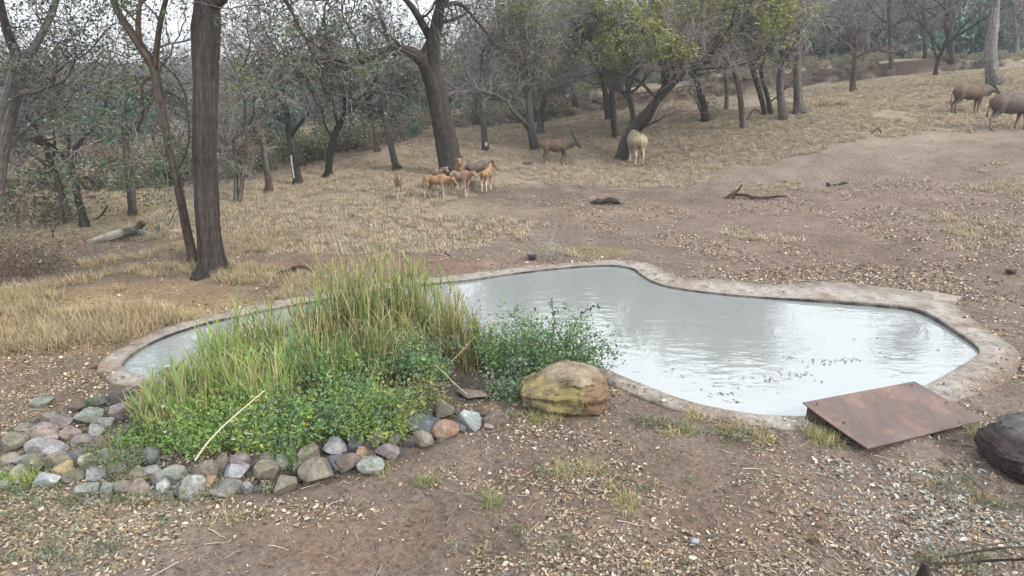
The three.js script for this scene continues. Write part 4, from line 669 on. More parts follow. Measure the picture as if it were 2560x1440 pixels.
const ROCKS = [ // centre x, centre y, width, height in the photograph, stone, label, cuts
  [33, 1097, 62, 50, 'olive', 'large round olive-grey rock at the far left end of the pile'], [62, 1067, 58, 20, 'tan', 'thin tan slab leaning behind the leftmost round rock', 6],
  [112, 1079, 78, 32, 'pink', 'long pale pink rock at the back of the left pile'], [182, 1079, 44, 32, 'pink', 'small pinkish rock right of the long pale pink rock'],
  [156, 1050, 60, 36, 'mauve', 'mauve-brown peaked rock behind the long pale pink rock'], [220, 1038, 76, 36, 'greygreen', 'flat grey-green rock at the top of the left pile'],
  [300, 1028, 56, 48, 'mauve', 'rounded mauve-grey rock against the light reeds'], [108, 1003, 52, 26, 'greygreen', 'lone pale rock on bare soil behind the left pile'],
  [195, 1015, 42, 32, 'brown', 'brown rock behind the flat grey-green rock'], [246, 1003, 44, 32, 'dark', 'dark rock half hidden by a small green weed at the top of the pile'],
  [300, 988, 48, 32, 'dark', 'dark grey rock farthest back beside the light reeds'], [240, 1074, 40, 40, 'grey', 'upright grey rock half covered by weeds'],
  [118, 1110, 78, 36, 'grey', 'broad grey rock below the long pale pink rock'], [142, 1122, 66, 34, 'lilac', 'pale lilac slab tilted up to the right', 6],
  [88, 1132, 48, 32, 'dark', 'dark olive rock left of the pale lilac slab'], [86, 1156, 54, 42, 'olive', 'olive-brown rock left of the mustard yellow rock'],
  [150, 1148, 60, 38, 'tan', 'tan rock directly behind the mustard yellow rock'], [164, 1168, 54, 40, 'yellow', 'mustard yellow rock in the left pile', 5],
  [219, 1152, 34, 38, 'cream', 'cream oval rock right of the mustard yellow rock', 2], [196, 1134, 44, 30, 'slate', 'blue-black rock above the cream oval rock'],
  [57, 1182, 48, 44, 'cream', 'cream three-cornered rock at the lower left of the pile', 7], [121, 1196, 62, 46, 'bluewhite', 'pale blue-grey rock in the front row below the mustard yellow rock', 5],
  [190, 1187, 54, 32, 'olive', 'dark olive flat rock below the mustard yellow rock'], [236, 1179, 54, 34, 'lilac', 'lilac-grey rock below the cream oval rock'],
  [223, 1217, 54, 44, 'greygreen', 'round grey-green rock in the front row, third from the left'], [277, 1217, 46, 42, 'greygreen', 'grey-green rock under the weeds in the front row'],
  [311, 1220, 42, 48, 'tan', 'tan upright rock in the front row right of the weeds', 3], [357, 1217, 50, 44, 'pink', 'pinkish-tan rock in the front row left of the white rock'],
  [396, 1195, 42, 42, 'grey', 'grey rock behind the white rock in the front row'], [409, 1213, 42, 40, 'white', 'bright white rock in the front row'],
  [432, 1180, 66, 44, 'greygreen', 'lichen-green rock under the foot of the leaning pale cane'], [377, 1142, 50, 48, 'slate', 'dark blue slate rock in the shade of the weeds'],
  [385, 1176, 58, 22, 'grey', 'flat grey rock below the dark blue slate rock', 6], [487, 1215, 66, 50, 'white', 'large pale cream-white rock front and centre of the pile', 3],
  [527, 1166, 52, 50, 'tan', 'tan-grey boulder behind the large cream-white rock', 5], [496, 1174, 26, 44, 'brown', 'narrow brown rock left of the tan-grey boulder'],
  [560, 1150, 46, 48, 'brown', 'dark brown rock at the back under the green herbs'], [606, 1149, 56, 48, 'mauve', 'tall mauve-grey rock in the middle of the pile'],
  [590, 1176, 80, 34, 'lilac', 'wide pale lilac rock below the tall mauve-grey rock', 6], [521, 1201, 48, 38, 'ochre', 'dark rock with an orange patch right of the large cream-white rock'],
  [572, 1211, 58, 46, 'grey', 'mossy grey rock in the front row below the wide lilac rock'], [620, 1214, 36, 42, 'grey', 'small pointed grey rock in the front row', 7],
  [666, 1148, 54, 36, 'mauve', 'dull mauve rock behind the mossy tan rock'], [663, 1173, 64, 46, 'tan', 'rounded mossy tan rock left of the low weeds'],
  [715, 1206, 74, 42, 'tan', 'tan loaf-shaped rock with a dark end in the front row', 3], [773, 1131, 56, 50, 'tan', 'upright rounded tan rock above the big tan rock'],
  [841, 1113, 76, 42, 'lilac', 'lilac-grey slab at the top right of the middle pile', 6], [795, 1168, 78, 74, 'tan', 'biggest tan rock of the middle pile', 5],
  [836, 1150, 46, 48, 'slate', 'blue-grey rock tucked behind the biggest tan rock'], [871, 1151, 66, 48, 'brown', 'brown rock right of the biggest tan rock'],
  [928, 1161, 66, 38, 'greygreen', 'flat grey-green wedge of rock at the front right of the middle pile', 6], [968, 1126, 60, 38, 'mauve', 'rounded mauve rock above the flat grey-green wedge'],
  [940, 1092, 66, 38, 'olive', 'olive-grey rock under the yellow-green herb'], [902, 1136, 44, 38, 'ochre', 'reddish rock between the brown and the mauve rock'],
  [1064, 1094, 60, 42, 'tan', 'angular tan-grey rock at the front of the right pile', 7], [1116, 1071, 68, 40, 'ochre', 'rounded orange-ochre rock of the right pile', 3],
  [1060, 1056, 96, 36, 'slate', 'broad dark slate rock behind the orange-ochre rock', 6], [1110, 1022, 60, 54, 'tan', 'tan rock with a dark face at the top of the right pile', 6],
  [1174, 1042, 58, 64, 'bluewhite', 'pale blue-white angular block standing out in the right pile', 7], [1239, 1043, 66, 34, 'brown', 'long brown rock right of the pale blue-white block', 4],
  [1014, 1056, 56, 34, 'olive', 'olive rock at the left of the right pile'], [1222, 1066, 26, 16, 'pink', 'small pink stone in front of the long brown rock'],
  [16, 1212, 36, 32, 'greygreen', 'pale grey-green rock cut by the left frame edge in the front row'], [1180, 985, 70, 26, 'brown', 'low earthy brown rock on the bare earth behind the blue-white block', 5],
  [420, 928, 40, 24, 'brown', 'brown stone lying at the water edge left of the reeds'],
  [58, 1150, 44, 36, 'grey', 'grey rock behind the cream three-cornered rock'], [26, 1146, 46, 34, 'tan', 'tan rock at the frame edge below the large round olive-grey rock'],
  [22, 1180, 40, 32, 'dark', 'dark rock at the frame edge left of the cream three-cornered rock'], [268, 1140, 46, 38, 'grey', 'grey rock showing through the weeds right of the cream oval rock'],
  [300, 1168, 44, 36, 'mauve', 'mauve rock among the weeds above the tan upright rock'], [252, 1108, 46, 34, 'brown', 'brown rock below the upright grey rock in the weeds'],
  [345, 1182, 42, 34, 'tan', 'tan rock above the pinkish-tan rock of the front row'], [338, 1128, 46, 36, 'dark', 'dark rock among the weeds left of the blue slate rock'],
  [452, 1226, 38, 28, 'dark', 'low dark rock between the white rock and the large cream-white rock'], [546, 1228, 36, 26, 'greygreen', 'small grey-green rock in front of the dark rock with an orange patch'],
  [640, 1132, 42, 32, 'dark', 'dark rock in the shade above the dull mauve rock'], [702, 1152, 42, 38, 'grey', 'grey rock half hidden by the low weeds'],
  [748, 1168, 42, 36, 'brown', 'brown rock in the shade left of the biggest tan rock'], [986, 1092, 46, 30, 'grey', 'grey rock between the olive-grey rock and the angular tan-grey rock'],
  [1028, 1104, 38, 26, 'dark', 'small dark rock left of the angular tan-grey rock'], [892, 1108, 46, 32, 'slate', 'slate rock between the lilac-grey slab and the olive-grey rock'],
  [1150, 1066, 36, 26, 'dark', 'small dark rock between the orange-ochre rock and the blue-white block'], [206, 1102, 42, 30, 'mauve', 'mauve rock below the small pinkish rock'],
  [268, 1052, 44, 32, 'grey', 'grey rock right of the flat grey-green rock at the back'], [128, 1040, 38, 26, 'tan', 'small tan rock at the back edge left of the mauve-brown peaked rock'],
];
ROCKS.forEach(([x, y, w, h, st, label, cut = 4], i) => {
  const P = gp(x, y + h * 0.36), k = mpp(P), seed = 700 + i * 13, sx = w * k * 0.565, sy = h * k * 0.58, sz = (sx + sy) * 0.5;
  const g = paintRock(rockShape(seed, sx, sy, sz, cut + 2, 9, 1.25), ...RC[st].map(q => { const g = (q[0] + q[1] + q[2]) / 3; return q.map(v => 0.80 * lerp(g, v, 0.8)); }), seed), m = new THREE.Mesh(g, M.stone); m.name = numbered('rock'); m.castShadow = m.receiveShadow = true;
  m.position.set(P.x, P.y + sy * 0.52, P.z); const r = rngOf(seed + 5); m.rotation.set((r() - 0.5) * 0.3, (r() - 0.5) * 1.0, (r() - 0.5) * 0.35); scene.add(m); tag(m, label, 'rock', 'rocks piled along the near side of the reed bed');
});
function ledgeShape(sx, sy, sz) {                                 // a bedded block: squared sides, sloping layered top
  const g = mergeVertices(new THREE.IcosahedronGeometry(1, 26).deleteAttribute('normal').deleteAttribute('uv')), p = g.attributes.position, v = V(0, 0, 0), pw = (t, e) => Math.sign(t) * Math.pow(Math.abs(t), e);
  for (let k = 0; k < p.count; k++) {
    v.fromBufferAttribute(p, k); let x = pw(v.x, 0.5), y = pw(v.y, 0.5), z = pw(v.z, 0.55); const n = fbm(x * 1.6 + 5, y * 1.6, z * 1.6, 4) - 0.5, top = 0.62 + 0.36 * Math.exp(-(((x - 0.12) / 0.5) ** 2)) - 0.22 * (z > 0 ? z : 0) * (x < 0 ? 1.6 : 1);
    if (y > 0) y *= Math.max(0.35, top); const lay = Math.floor(y * 5 + x * 0.8 + 2.2 * n) * 1.7; x *= 1 + 0.20 * n + 0.05 * Math.sin(lay * 3); z *= 1 + 0.26 * n + 0.09 * Math.sin(lay * 5 + 1); y += 0.16 * (fbm(x * 3, 7, z * 3, 4) - 0.5); if (x < -0.35) y *= 1 - 0.35 * sstep(-0.35, -0.75, x);
    const e = 1 + 0.11 * (fbm(x * 8, y * 12, z * 8, 3) - 0.5); p.setXYZ(k, x * sx * e, y * sy * e, z * sz * e);
  }
  g.computeVertexNormals(); return g;
}
function boulder(name, label, x, y, w, h, seed, cut, fc, cat = 'boulder', zr = 0.8, rough = 1) {
  const P = gp(x, y + h * 0.36), k = mpp(P), sx = w * k * 0.56, sy = h * k * 0.58, g = cut === 'ledge' ? ledgeShape(sx * 0.98, sy * 1.05, sx * zr) : rockShape(seed, sx, sy, sx * zr, cut, 22, rough), p = g.attributes.position, c = new Float32Array(p.count * 3);
  for (let q = 0; q < p.count; q++) { const a = p.getX(q), b = p.getY(q), e = p.getZ(q), col = fc(a / sx, b / sy, e / sx, a, b, e); c.set(col, q * 3); }
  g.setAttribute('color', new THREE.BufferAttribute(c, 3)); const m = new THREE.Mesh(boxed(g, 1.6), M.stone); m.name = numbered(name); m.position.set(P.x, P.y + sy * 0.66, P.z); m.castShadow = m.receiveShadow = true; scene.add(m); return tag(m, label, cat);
}
boulder('boulder', 'big blocky yellow-lichened boulder with a reddish right end beside the pool', 1412, 972, 192, 104, 4117, 'ledge', (a, b, e, x, y, z) => {
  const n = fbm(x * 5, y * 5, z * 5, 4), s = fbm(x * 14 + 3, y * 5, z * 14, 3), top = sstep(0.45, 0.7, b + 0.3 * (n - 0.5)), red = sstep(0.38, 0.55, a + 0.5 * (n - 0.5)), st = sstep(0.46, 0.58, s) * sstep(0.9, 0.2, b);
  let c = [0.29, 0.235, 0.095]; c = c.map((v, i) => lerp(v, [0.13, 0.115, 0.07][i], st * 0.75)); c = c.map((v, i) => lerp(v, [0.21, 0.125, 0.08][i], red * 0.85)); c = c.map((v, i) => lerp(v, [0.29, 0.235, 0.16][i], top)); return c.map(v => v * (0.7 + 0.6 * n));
}, 'boulder', 0.6);
boulder('boulder', 'dark brown boulder cut by the right frame edge with a pale grey top', 2560, 1120, 172, 128, 1003, 'ledge', (a, b, e, x, y, z) => {
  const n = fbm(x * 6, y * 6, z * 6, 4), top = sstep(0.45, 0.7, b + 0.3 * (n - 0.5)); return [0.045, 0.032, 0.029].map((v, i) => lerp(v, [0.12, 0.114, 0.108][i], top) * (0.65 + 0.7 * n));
}, 'boulder', 0.8, 1.5);

// ------------------------------------------------------------------ the antelopes
function surfaceNet(f, lo, hi, cell) {
  const n = [0, 1, 2].map(i => Math.ceil((hi[i] - lo[i]) / cell) + 1), [nx, ny, nz] = n, F = new Float32Array(nx * ny * nz), id = (i, j, k) => (k * ny + j) * nx + i;
  for (let k = 0; k < nz; k++) for (let j = 0; j < ny; j++) for (let i = 0; i < nx; i++) F[id(i, j, k)] = f(lo[0] + i * cell, lo[1] + j * cell, lo[2] + k * cell);
  const vid = new Int32Array(nx * ny * nz).fill(-1), P = [], I = [], E = [[0, 1], [0, 2], [0, 4], [1, 3], [1, 5], [2, 3], [2, 6], [3, 7], [4, 5], [4, 6], [5, 7], [6, 7]];
  for (let k = 0; k < nz - 1; k++) for (let j = 0; j < ny - 1; j++) for (let i = 0; i < nx - 1; i++) {
    const v = []; let mask = 0; for (let c = 0; c < 8; c++) { v[c] = F[id(i + (c & 1), j + ((c >> 1) & 1), k + (c >> 2))]; if (v[c] < 0) mask |= 1 << c; }
    if (mask === 0 || mask === 255) continue; let sx = 0, sy = 0, sz = 0, m = 0;
    for (const [a, b] of E) if ((v[a] < 0) !== (v[b] < 0)) { const t = v[a] / (v[a] - v[b]); sx += lerp(a & 1, b & 1, t); sy += lerp((a >> 1) & 1, (b >> 1) & 1, t); sz += lerp(a >> 2, b >> 2, t); m++; }
    vid[id(i, j, k)] = P.length / 3; P.push(lo[0] + (i + sx / m) * cell, lo[1] + (j + sy / m) * cell, lo[2] + (k + sz / m) * cell);
  }
  const quad = (a, b, c, d, flip) => flip ? I.push(a, c, b, a, d, c) : I.push(a, b, c, a, c, d);
  for (let k = 1; k < nz - 1; k++) for (let j = 1; j < ny - 1; j++) for (let i = 1; i < nx - 1; i++) {
    const s = F[id(i, j, k)] < 0;
    if (s !== F[id(i + 1, j, k)] < 0) quad(vid[id(i, j - 1, k - 1)], vid[id(i, j, k - 1)], vid[id(i, j, k)], vid[id(i, j - 1, k)], !s);
    if (s !== F[id(i, j + 1, k)] < 0) quad(vid[id(i - 1, j, k - 1)], vid[id(i - 1, j, k)], vid[id(i, j, k)], vid[id(i, j, k - 1)], !s);
    if (s !== F[id(i, j, k + 1)] < 0) quad(vid[id(i - 1, j - 1, k)], vid[id(i, j - 1, k)], vid[id(i, j, k)], vid[id(i - 1, j, k)], !s);
  }
  return { P, I };
}
function antelope(name, label, cat, at, heading, o) {
  const S = o.size || 1, bulk = o.bulk || 1, ll = o.legs || 1, caps = [];
  const cap = (a, b, ra, rb, k = 0.06) => caps.push([a, b, ra, rb, k]);
  const L = y => y < 0.85 ? y * ll : y + 0.85 * (ll - 1);           // longer legs for the young
  const head = o.head || { poll: [1.12, 1.42], nose: [1.44, 1.2] };
  const [hx, hy] = head.poll, [mx, my] = head.nose, hz = head.side || 0;
  cap([-0.52, L(1.12), 0], [0.0, L(1.05), 0], 0.285 * bulk, 0.34 * bulk, 0.1); cap([0.0, L(1.05), 0], [0.46, L(1.10), 0], 0.34 * bulk, 0.33 * bulk, 0.1);
  cap([-0.55, L(1.2), 0], [-0.72, L(1.14), 0], 0.23 * bulk, 0.19 * bulk, 0.1); cap([0.26, L(1.32), 0], [0.52, L(1.37), 0], 0.14, 0.16 * bulk, 0.14);
  cap([0.52, L(1.2), 0], [hx - 0.06, L(hy) - 0.03, hz], 0.25 * bulk, 0.125, 0.1); cap([0.62, L(1.0), 0], [hx - 0.2, L(hy) - 0.26, hz * 0.6], 0.12 * bulk, 0.05, 0.1);
  cap([hx, L(hy), hz], [lerp(hx, mx, 0.5), L(lerp(hy, my, 0.5)), hz * 1.2], 0.118, 0.092, 0.05); cap([lerp(hx, mx, 0.5), L(lerp(hy, my, 0.5)), hz * 1.2], [mx, L(my), hz * 1.4], 0.088, 0.066, 0.05);
  for (const s of [-1, 1]) {
    const fw = (o.stride || 0) * s, bw = -(o.stride || 0) * s;
    cap([0.46, L(0.98), s * 0.15], [0.48 + fw * 0.4, L(0.56), s * 0.15], 0.15 * bulk, 0.075, 0.07); cap([0.48 + fw * 0.4, L(0.56), s * 0.15], [0.47 + fw, L(0.12), s * 0.15], 0.06, 0.042, 0.03); cap([0.47 + fw, L(0.12), s * 0.15], [0.51 + fw, 0.03, s * 0.15], 0.045, 0.05, 0.02);
    cap([-0.58, L(1.08), s * 0.15], [-0.50 + bw * 0.3, L(0.76), s * 0.16], 0.21 * bulk, 0.12, 0.08); cap([-0.50 + bw * 0.3, L(0.76), s * 0.16], [-0.74 + bw, L(0.47), s * 0.15], 0.10, 0.058, 0.04); cap([-0.74 + bw, L(0.47), s * 0.15], [-0.68 + bw, L(0.12), s * 0.15], 0.052, 0.04, 0.03); cap([-0.68 + bw, L(0.12), s * 0.15], [-0.64 + bw, 0.03, s * 0.15], 0.044, 0.05, 0.02);
    cap([hx - 0.03, L(hy) + 0.05, hz + s * 0.09], [hx - 0.1, L(hy) + 0.09, hz + s * 0.27 * (o.ear || 1)], 0.035, 0.03, 0.03);
  }
  cap([-0.86, L(1.22), 0.0], [-0.95, L(0.95), 0.02], 0.045, 0.03, 0.03); cap([-0.95, L(0.95), 0.02], [-0.94, L(0.66), 0.03], 0.028, 0.026, 0.02);
  const f = (x, y, z) => {
    let d = 9; for (const [a, b, ra, rb, k] of caps) {
      const bx = b[0] - a[0], by = b[1] - a[1], bz = b[2] - a[2], px = x - a[0], py = y - a[1], pz = z - a[2], h = clamp((px * bx + py * by + pz * bz) / (bx * bx + by * by + bz * bz), 0, 1);
      const e = Math.hypot(px - bx * h, py - by * h, pz - bz * h) - lerp(ra, rb, h), q = Math.max(k - Math.abs(d - e), 0) / k; d = Math.min(d, e) - q * q * k * 0.25;
    } return d;
  };
  const { P, I } = surfaceNet(f, [-1.15, -0.06, -0.48], [1.75, L(1.95), 0.48 + Math.abs(hz) * 1.6], o.cell || 0.034);
  const g = new THREE.BufferGeometry(), n = P.length / 3, N = new Float32Array(n * 3), C = new Float32Array(n * 3), e = 0.01;
  for (let k = 0; k < n; k++) {
    const x = P[k * 3], y = P[k * 3 + 1], z = P[k * 3 + 2], gx = f(x + e, y, z) - f(x - e, y, z), gy = f(x, y + e, z) - f(x, y - e, z), gz = f(x, y, z + e) - f(x, y, z - e), l = Math.hypot(gx, gy, gz) || 1;
    N[k * 3] = gx / l; N[k * 3 + 1] = gy / l; N[k * 3 + 2] = gz / l; const c = o.paint(x, y, z, L, fbm(x * 5, y * 5, z * 5, 3)); C.set(c, k * 3);
  }
  g.setAttribute('position', new THREE.Float32BufferAttribute(P, 3)); g.setAttribute('normal', new THREE.BufferAttribute(N, 3)); g.setAttribute('color', new THREE.BufferAttribute(C, 3)); g.setAttribute('uv', new THREE.BufferAttribute(new Float32Array(n * 2), 2)); g.setIndex(I);
  const t = thing(name, label, cat, at, o.group); t.rotation.y = heading; t.scale.setScalar(S);
  const body = new THREE.Mesh(g, M.hide); body.name = 'body'; body.castShadow = body.receiveShadow = true; t.add(body);
  const O = V(0, 0, 0);
  for (const s of [-1, 1]) {
    const hl = o.horn === undefined ? 0.62 : o.horn, b = new MB();
    if (hl) { const tilt = head.tilt === undefined ? 0.5 : head.tilt, pts = Array.from({ length: 9 }, (_, i) => { const q = i / 8; return V(hx - 0.03 - Math.sin(tilt) * hl * q, L(hy) + 0.08 + Math.cos(tilt) * hl * q, hz + s * (0.055 + 0.13 * q)); }); b.tube(pts, pts.map((_, i) => (0.046 - 0.03 * i / 8) * (1 + 0.14 * (i % 2) * (i < 5))), 8, o.hornC || [0.055, 0.045, 0.04], { cap: true }); b.build('horn', M.horn, t, O); }
    const ey = new THREE.SphereGeometry(0.02, 10, 8); ey.setAttribute('color', new THREE.Float32BufferAttribute(new Float32Array(ey.attributes.position.count * 3).fill(0.012), 3)); const em = new THREE.Mesh(ey, M.horn); em.name = 'eye'; em.position.set(lerp(hx, mx, 0.25), L(lerp(hy, my, 0.25)) + 0.045, hz * 1.1 + s * 0.092); t.add(em);
  }
  const tuft = new MB(), r = rngOf(91); for (let i = 0; i < 40; i++) tuft.blade(V(-0.94 + (r() - 0.5) * 0.03, L(0.70), 0.03 + (r() - 0.5) * 0.03), V((r() - 0.5) * 0.35, -1, (r() - 0.5) * 0.35).normalize(), V(0, 0, 1), 0.2, 0.02, 0.2, [0.03, 0.025, 0.022], [0.02, 0.018, 0.016], 2); tuft.build('tail_tuft', M.straw, t, O);
  return t;
}
const coat = (main, belly, leg, o = {}) => (x, y, z, L, n) => {
  let c = main; const w = (a, k) => { c = c.map((v, i) => lerp(v, a[i], k)); };
  w(belly, (1 - sstep(L(0.76), L(0.95), y)) * 0.6); w(leg, (1 - sstep(L(0.48), L(0.70), y)) * 0.85); if (o.neck) w(o.neck, sstep(0.5, 0.72, x) * 0.85);
  if (o.rump) w(o.rump, sstep(-0.55, -0.8, x) * 0.6); w([0.03, 0.026, 0.024], (1 - sstep(0.05, 0.075, y)) * 0.95); w([0.06, 0.05, 0.045], Math.exp(-(((y - L(0.52)) / 0.05) ** 2) - ((x - 0.48) / 0.1) ** 2) * 0.8);
  if (o.face) w(o.face, sstep(1.12, 1.3, x)); if (y > L(1.38) && x < 0.75 && Math.abs(z) < 0.05) w([0.06, 0.05, 0.045], 0.6); w([0.05, 0.04, 0.035], 0.45 * sstep(0.60, 0.72, fbm(x * 9, y * 3, z * 9 + 5, 3))); w(leg, 0.5 * Math.exp(-(((Math.abs(z) - 0.16) / 0.12) ** 2)) * (1 - sstep(L(0.8), L(0.98), y)) * (x > -0.4 && x < 0.3 ? 0.6 : 0)); return c.map(v => v * (0.62 + 0.76 * n));
};
const HERD = 'adult elands grazing on the slope', YOUNG = 'eland calves gathered by the massive leaning tree';
const LOW = { poll: [1.2, 1.22], nose: [1.42, 0.93], tilt: 0.5 };
antelope('eland', 'brown eland walking right with straight upright horns under the forked dark tree', 'eland', gp(1388, 411), 0.05, { size: 0.84, head: LOW, horn: 0.74, stride: 0.1, group: HERD, paint: coat([0.115, 0.08, 0.052], [0.06, 0.045, 0.036], [0.17, 0.13, 0.095], { neck: [0.07, 0.055, 0.045], rump: [0.20, 0.125, 0.09], face: [0.06, 0.05, 0.045] }) });
antelope('eland', 'pale tan eland seen from behind beside the leaning dark tree', 'eland', gp(1588, 411), 1.62, { size: 1.05, bulk: 1.06, head: { poll: [1.1, 1.35], nose: [1.38, 1.1], tilt: 0.2, side: 0.05 }, horn: 0.4, stride: 0.06, group: HERD, paint: coat([0.34, 0.285, 0.195], [0.25, 0.20, 0.14], [0.50, 0.44, 0.36], { rump: [0.39, 0.33, 0.22] }) });
antelope('eland', 'greyish brown eland grazing far right with one long slanting pair of horns showing', 'eland', gp(2415, 283), -0.06, { size: 0.96, head: { poll: [1.26, 1.22], nose: [1.55, 1.0], tilt: 0.72 }, horn: 1.0, bulk: 1.04, group: HERD, paint: coat([0.118, 0.078, 0.05], [0.06, 0.045, 0.035], [0.13, 0.10, 0.07], { neck: [0.08, 0.068, 0.055] }) });
antelope('eland', 'large grey-brown eland cut by the right frame edge in front of another', 'eland', gp(2517, 325), -0.1, { size: 1.08, bulk: 1.14, head: { poll: [1.24, 1.3], nose: [1.5, 1.04], tilt: 0.6 }, horn: 0.65, stride: 0.09, group: HERD, paint: coat([0.105, 0.076, 0.06], [0.055, 0.043, 0.038], [0.20, 0.165, 0.135], { neck: [0.065, 0.058, 0.054] }) });
const calfCoat = (m, leg = [0.46, 0.385, 0.31]) => coat(m.map((v, i) => v * 0.70 + [0.0, 0.008, 0.012][i]), [0.33, 0.25, 0.17], leg, { face: [0.24, 0.16, 0.10] });
const UPH = { poll: [1.05, 1.55], nose: [1.34, 1.36], tilt: 0.25 }, calf = { size: 0.57, bulk: 0.8, legs: 1.16, horn: 0.18, ear: 1.25, cell: 0.036, group: YOUNG };
antelope('eland_calf', 'tan eland calf alone at the left of the group, facing the pool', 'eland calf', gp(999, 497), -1.35, { ...calf, size: 0.52, head: UPH, paint: calfCoat([0.38, 0.25, 0.13]) });
antelope('eland_calf', 'orange-tan eland calf turned right with its head lowered, second from the left', 'eland calf', gp(1092, 497), -0.35, { ...calf, head: LOW, stride: 0.1, paint: calfCoat([0.42, 0.235, 0.12]) });
antelope('eland_calf', 'pinkish tan eland calf half hidden behind the one with the lowered head', 'eland calf', gp(1100, 478), -1.0, { ...calf, size: 0.55, head: UPH, paint: calfCoat([0.36, 0.23, 0.17]) });
antelope('eland_calf', 'reddish eland calf in the centre of the group, turned to the right', 'eland calf', gp(1152, 492), -0.7, { ...calf, size: 0.62, head: { poll: [1.1, 1.38], nose: [1.38, 1.14], tilt: 0.3 }, stride: 0.08, paint: calfCoat([0.40, 0.245, 0.16]) });
antelope('eland_calf', 'eland calf looking at the camera with spread ears behind the centre of the group', 'eland calf', gp(1151, 470), -1.5, { ...calf, size: 0.66, head: { poll: [0.98, 1.62], nose: [1.26, 1.46], tilt: 0.2 }, paint: calfCoat([0.36, 0.23, 0.12]) });
antelope('eland_calf', 'dark brown calf grazing with its back to the group, behind the right-hand calf', 'eland calf', gp(1194, 464), 0.5, { ...calf, size: 0.6, bulk: 0.9, head: LOW, horn: 0.25, paint: calfCoat([0.16, 0.105, 0.075], [0.22, 0.17, 0.12]) });
antelope('eland_calf', 'bright orange-tan eland calf with white legs at the right end of the group', 'eland calf', gp(1217, 479), 1.35, { ...calf, head: UPH, paint: calfCoat([0.42, 0.25, 0.11], [0.62, 0.56, 0.48]) });

// ------------------------------------------------------------------ fallen wood
function deadwood(name, label, cat, lines, c, o = {}) {           // each line: [x, y, width in the photograph] points, on a vertical plane through the first
  const P0 = gp(...(o.base || lines[0][0].slice(0, 2))), W = upright(P0), k = mpp(P0), t = thing(name, label, cat, P0), r = rngOf(lines[0][0][0] * 7 + 3);
  lines.forEach((L, li) => {
    const b = new MB(), ctl = L.map(([x, y], i) => W(x, y, (o.back || 0) * i / L.length + (r() - 0.5) * 0.05)), q = curve(ctl, 0.06), so = r() * 40;
    const rad = q.map((_, i) => { const f = i / (q.length - 1) * (L.length - 1), a = Math.floor(f), e = Math.min(L.length - 1, a + 1); return lerp(L[a][2], L[e][2], f - a) * k / 2; });
    b.tube(q, rad, rad[0] > 0.03 ? 12 : 6, (tt, len) => { const n = sstep(0.3, 0.7, fbm(len * 3 + so, tt, 2, 3)), cc = (o.c2 && li === (o.li || 1)) ? o.c2 : c; return cc.map(v => v * (0.45 + 0.95 * n)); }, { cap: true, ridge: (a, len) => [1 + 0.4 * (fbm(Math.cos(a) * 1.6 + so, Math.sin(a) * 1.6, len * 3, 3) - 0.5), 1] });
    b.build(o.parts ? o.parts[li] : li ? 'branch' : 'stem', M.wood, t);
  });
  return t;
}
deadwood('fallen_log', 'mossy grey fallen log with broken stubs in the tan grass at left', 'log', [[[218, 608, 15], [262, 594, 21], [310, 582, 24], [345, 578, 22], [372, 586, 13]], [[338, 578, 18], [348, 566, 18], [358, 556, 19]], [[352, 582, 15], [380, 594, 14], [406, 592, 12], [438, 588, 8]], [[384, 590, 16], [392, 576, 12], [397, 560, 7]], [[352, 570, 4], [366, 584, 3]]], [0.27, 0.255, 0.215], { c2: [0.10, 0.085, 0.065], parts: ['log', 'broken_stub', 'branch', 'broken_stub', 'branch'] });
deadwood('pale_branch', 'bleached pale branch lying right of the fallen log', 'branch', [[[405, 584, 5], [430, 578, 7], [455, 577, 6], [485, 572, 4]]], [0.55, 0.52, 0.50]);
deadwood('dead_branch', 'thin dark bent branch lying in the tan grass right of the leaning pair of trees', 'branch', [[[232, 550, 4], [245, 545, 5], [258, 532, 5], [264, 522, 4], [269, 513, 3]], [[256, 536, 3], [266, 541, 2]]], [0.10, 0.07, 0.05]);
deadwood('dead_sapling', 'tiny forked dead sapling in front of the leaning pair of trees', 'sapling', [[[134, 602, 4], [132, 585, 4], [126, 565, 3], [123, 550, 2]], [[133, 580, 3], [142, 562, 3], [158, 549, 2]]], [0.11, 0.08, 0.065]);
deadwood('dead_branch', 'curved thin dead twig leaning beside the thin reddish trunk', 'branch', [[[415, 570, 3], [428, 550, 3], [434, 535, 3], [442, 520, 2]]], [0.10, 0.08, 0.065]);
deadwood('fallen_branch', 'dark forked fallen branch on the bare soil at right of centre', 'branch', [[[1832, 486, 8], [1862, 488, 7], [1888, 493, 8], [1920, 493, 7], [1967, 489, 4]], [[1797, 504, 4], [1815, 495, 7], [1830, 485, 11], [1842, 478, 7], [1850, 470, 5], [1855, 461, 4]], [[1832, 488, 9], [1836, 498, 5]]], [0.105, 0.075, 0.05], { base: [1832, 497] });
deadwood('dead_root', 'low dark root-like branch on red soil beyond the reeds', 'branch', [[[688, 686, 5], [702, 680, 8], [722, 676, 10], [740, 668, 11], [762, 667, 9], [778, 675, 5], [784, 680, 3]], [[700, 686, 4], [725, 682, 5], [742, 676, 4]]], [0.10, 0.07, 0.05], { base: [735, 682] });
deadwood('dead_twig', 'small dark arched twig in the far grass at right', 'twig', [[[2178, 336, 3], [2184, 328, 3], [2192, 322, 4], [2199, 324, 4], [2203, 333, 3]]], [0.09, 0.07, 0.055]);
deadwood('dead_twig', 'dark curved twig standing left of the tight clump of trunks', 'twig', [[[1866, 302, 3], [1874, 288, 3], [1884, 274, 4], [1895, 276, 3], [1902, 284, 3]]], [0.11, 0.09, 0.075], { base: [1866, 305] });
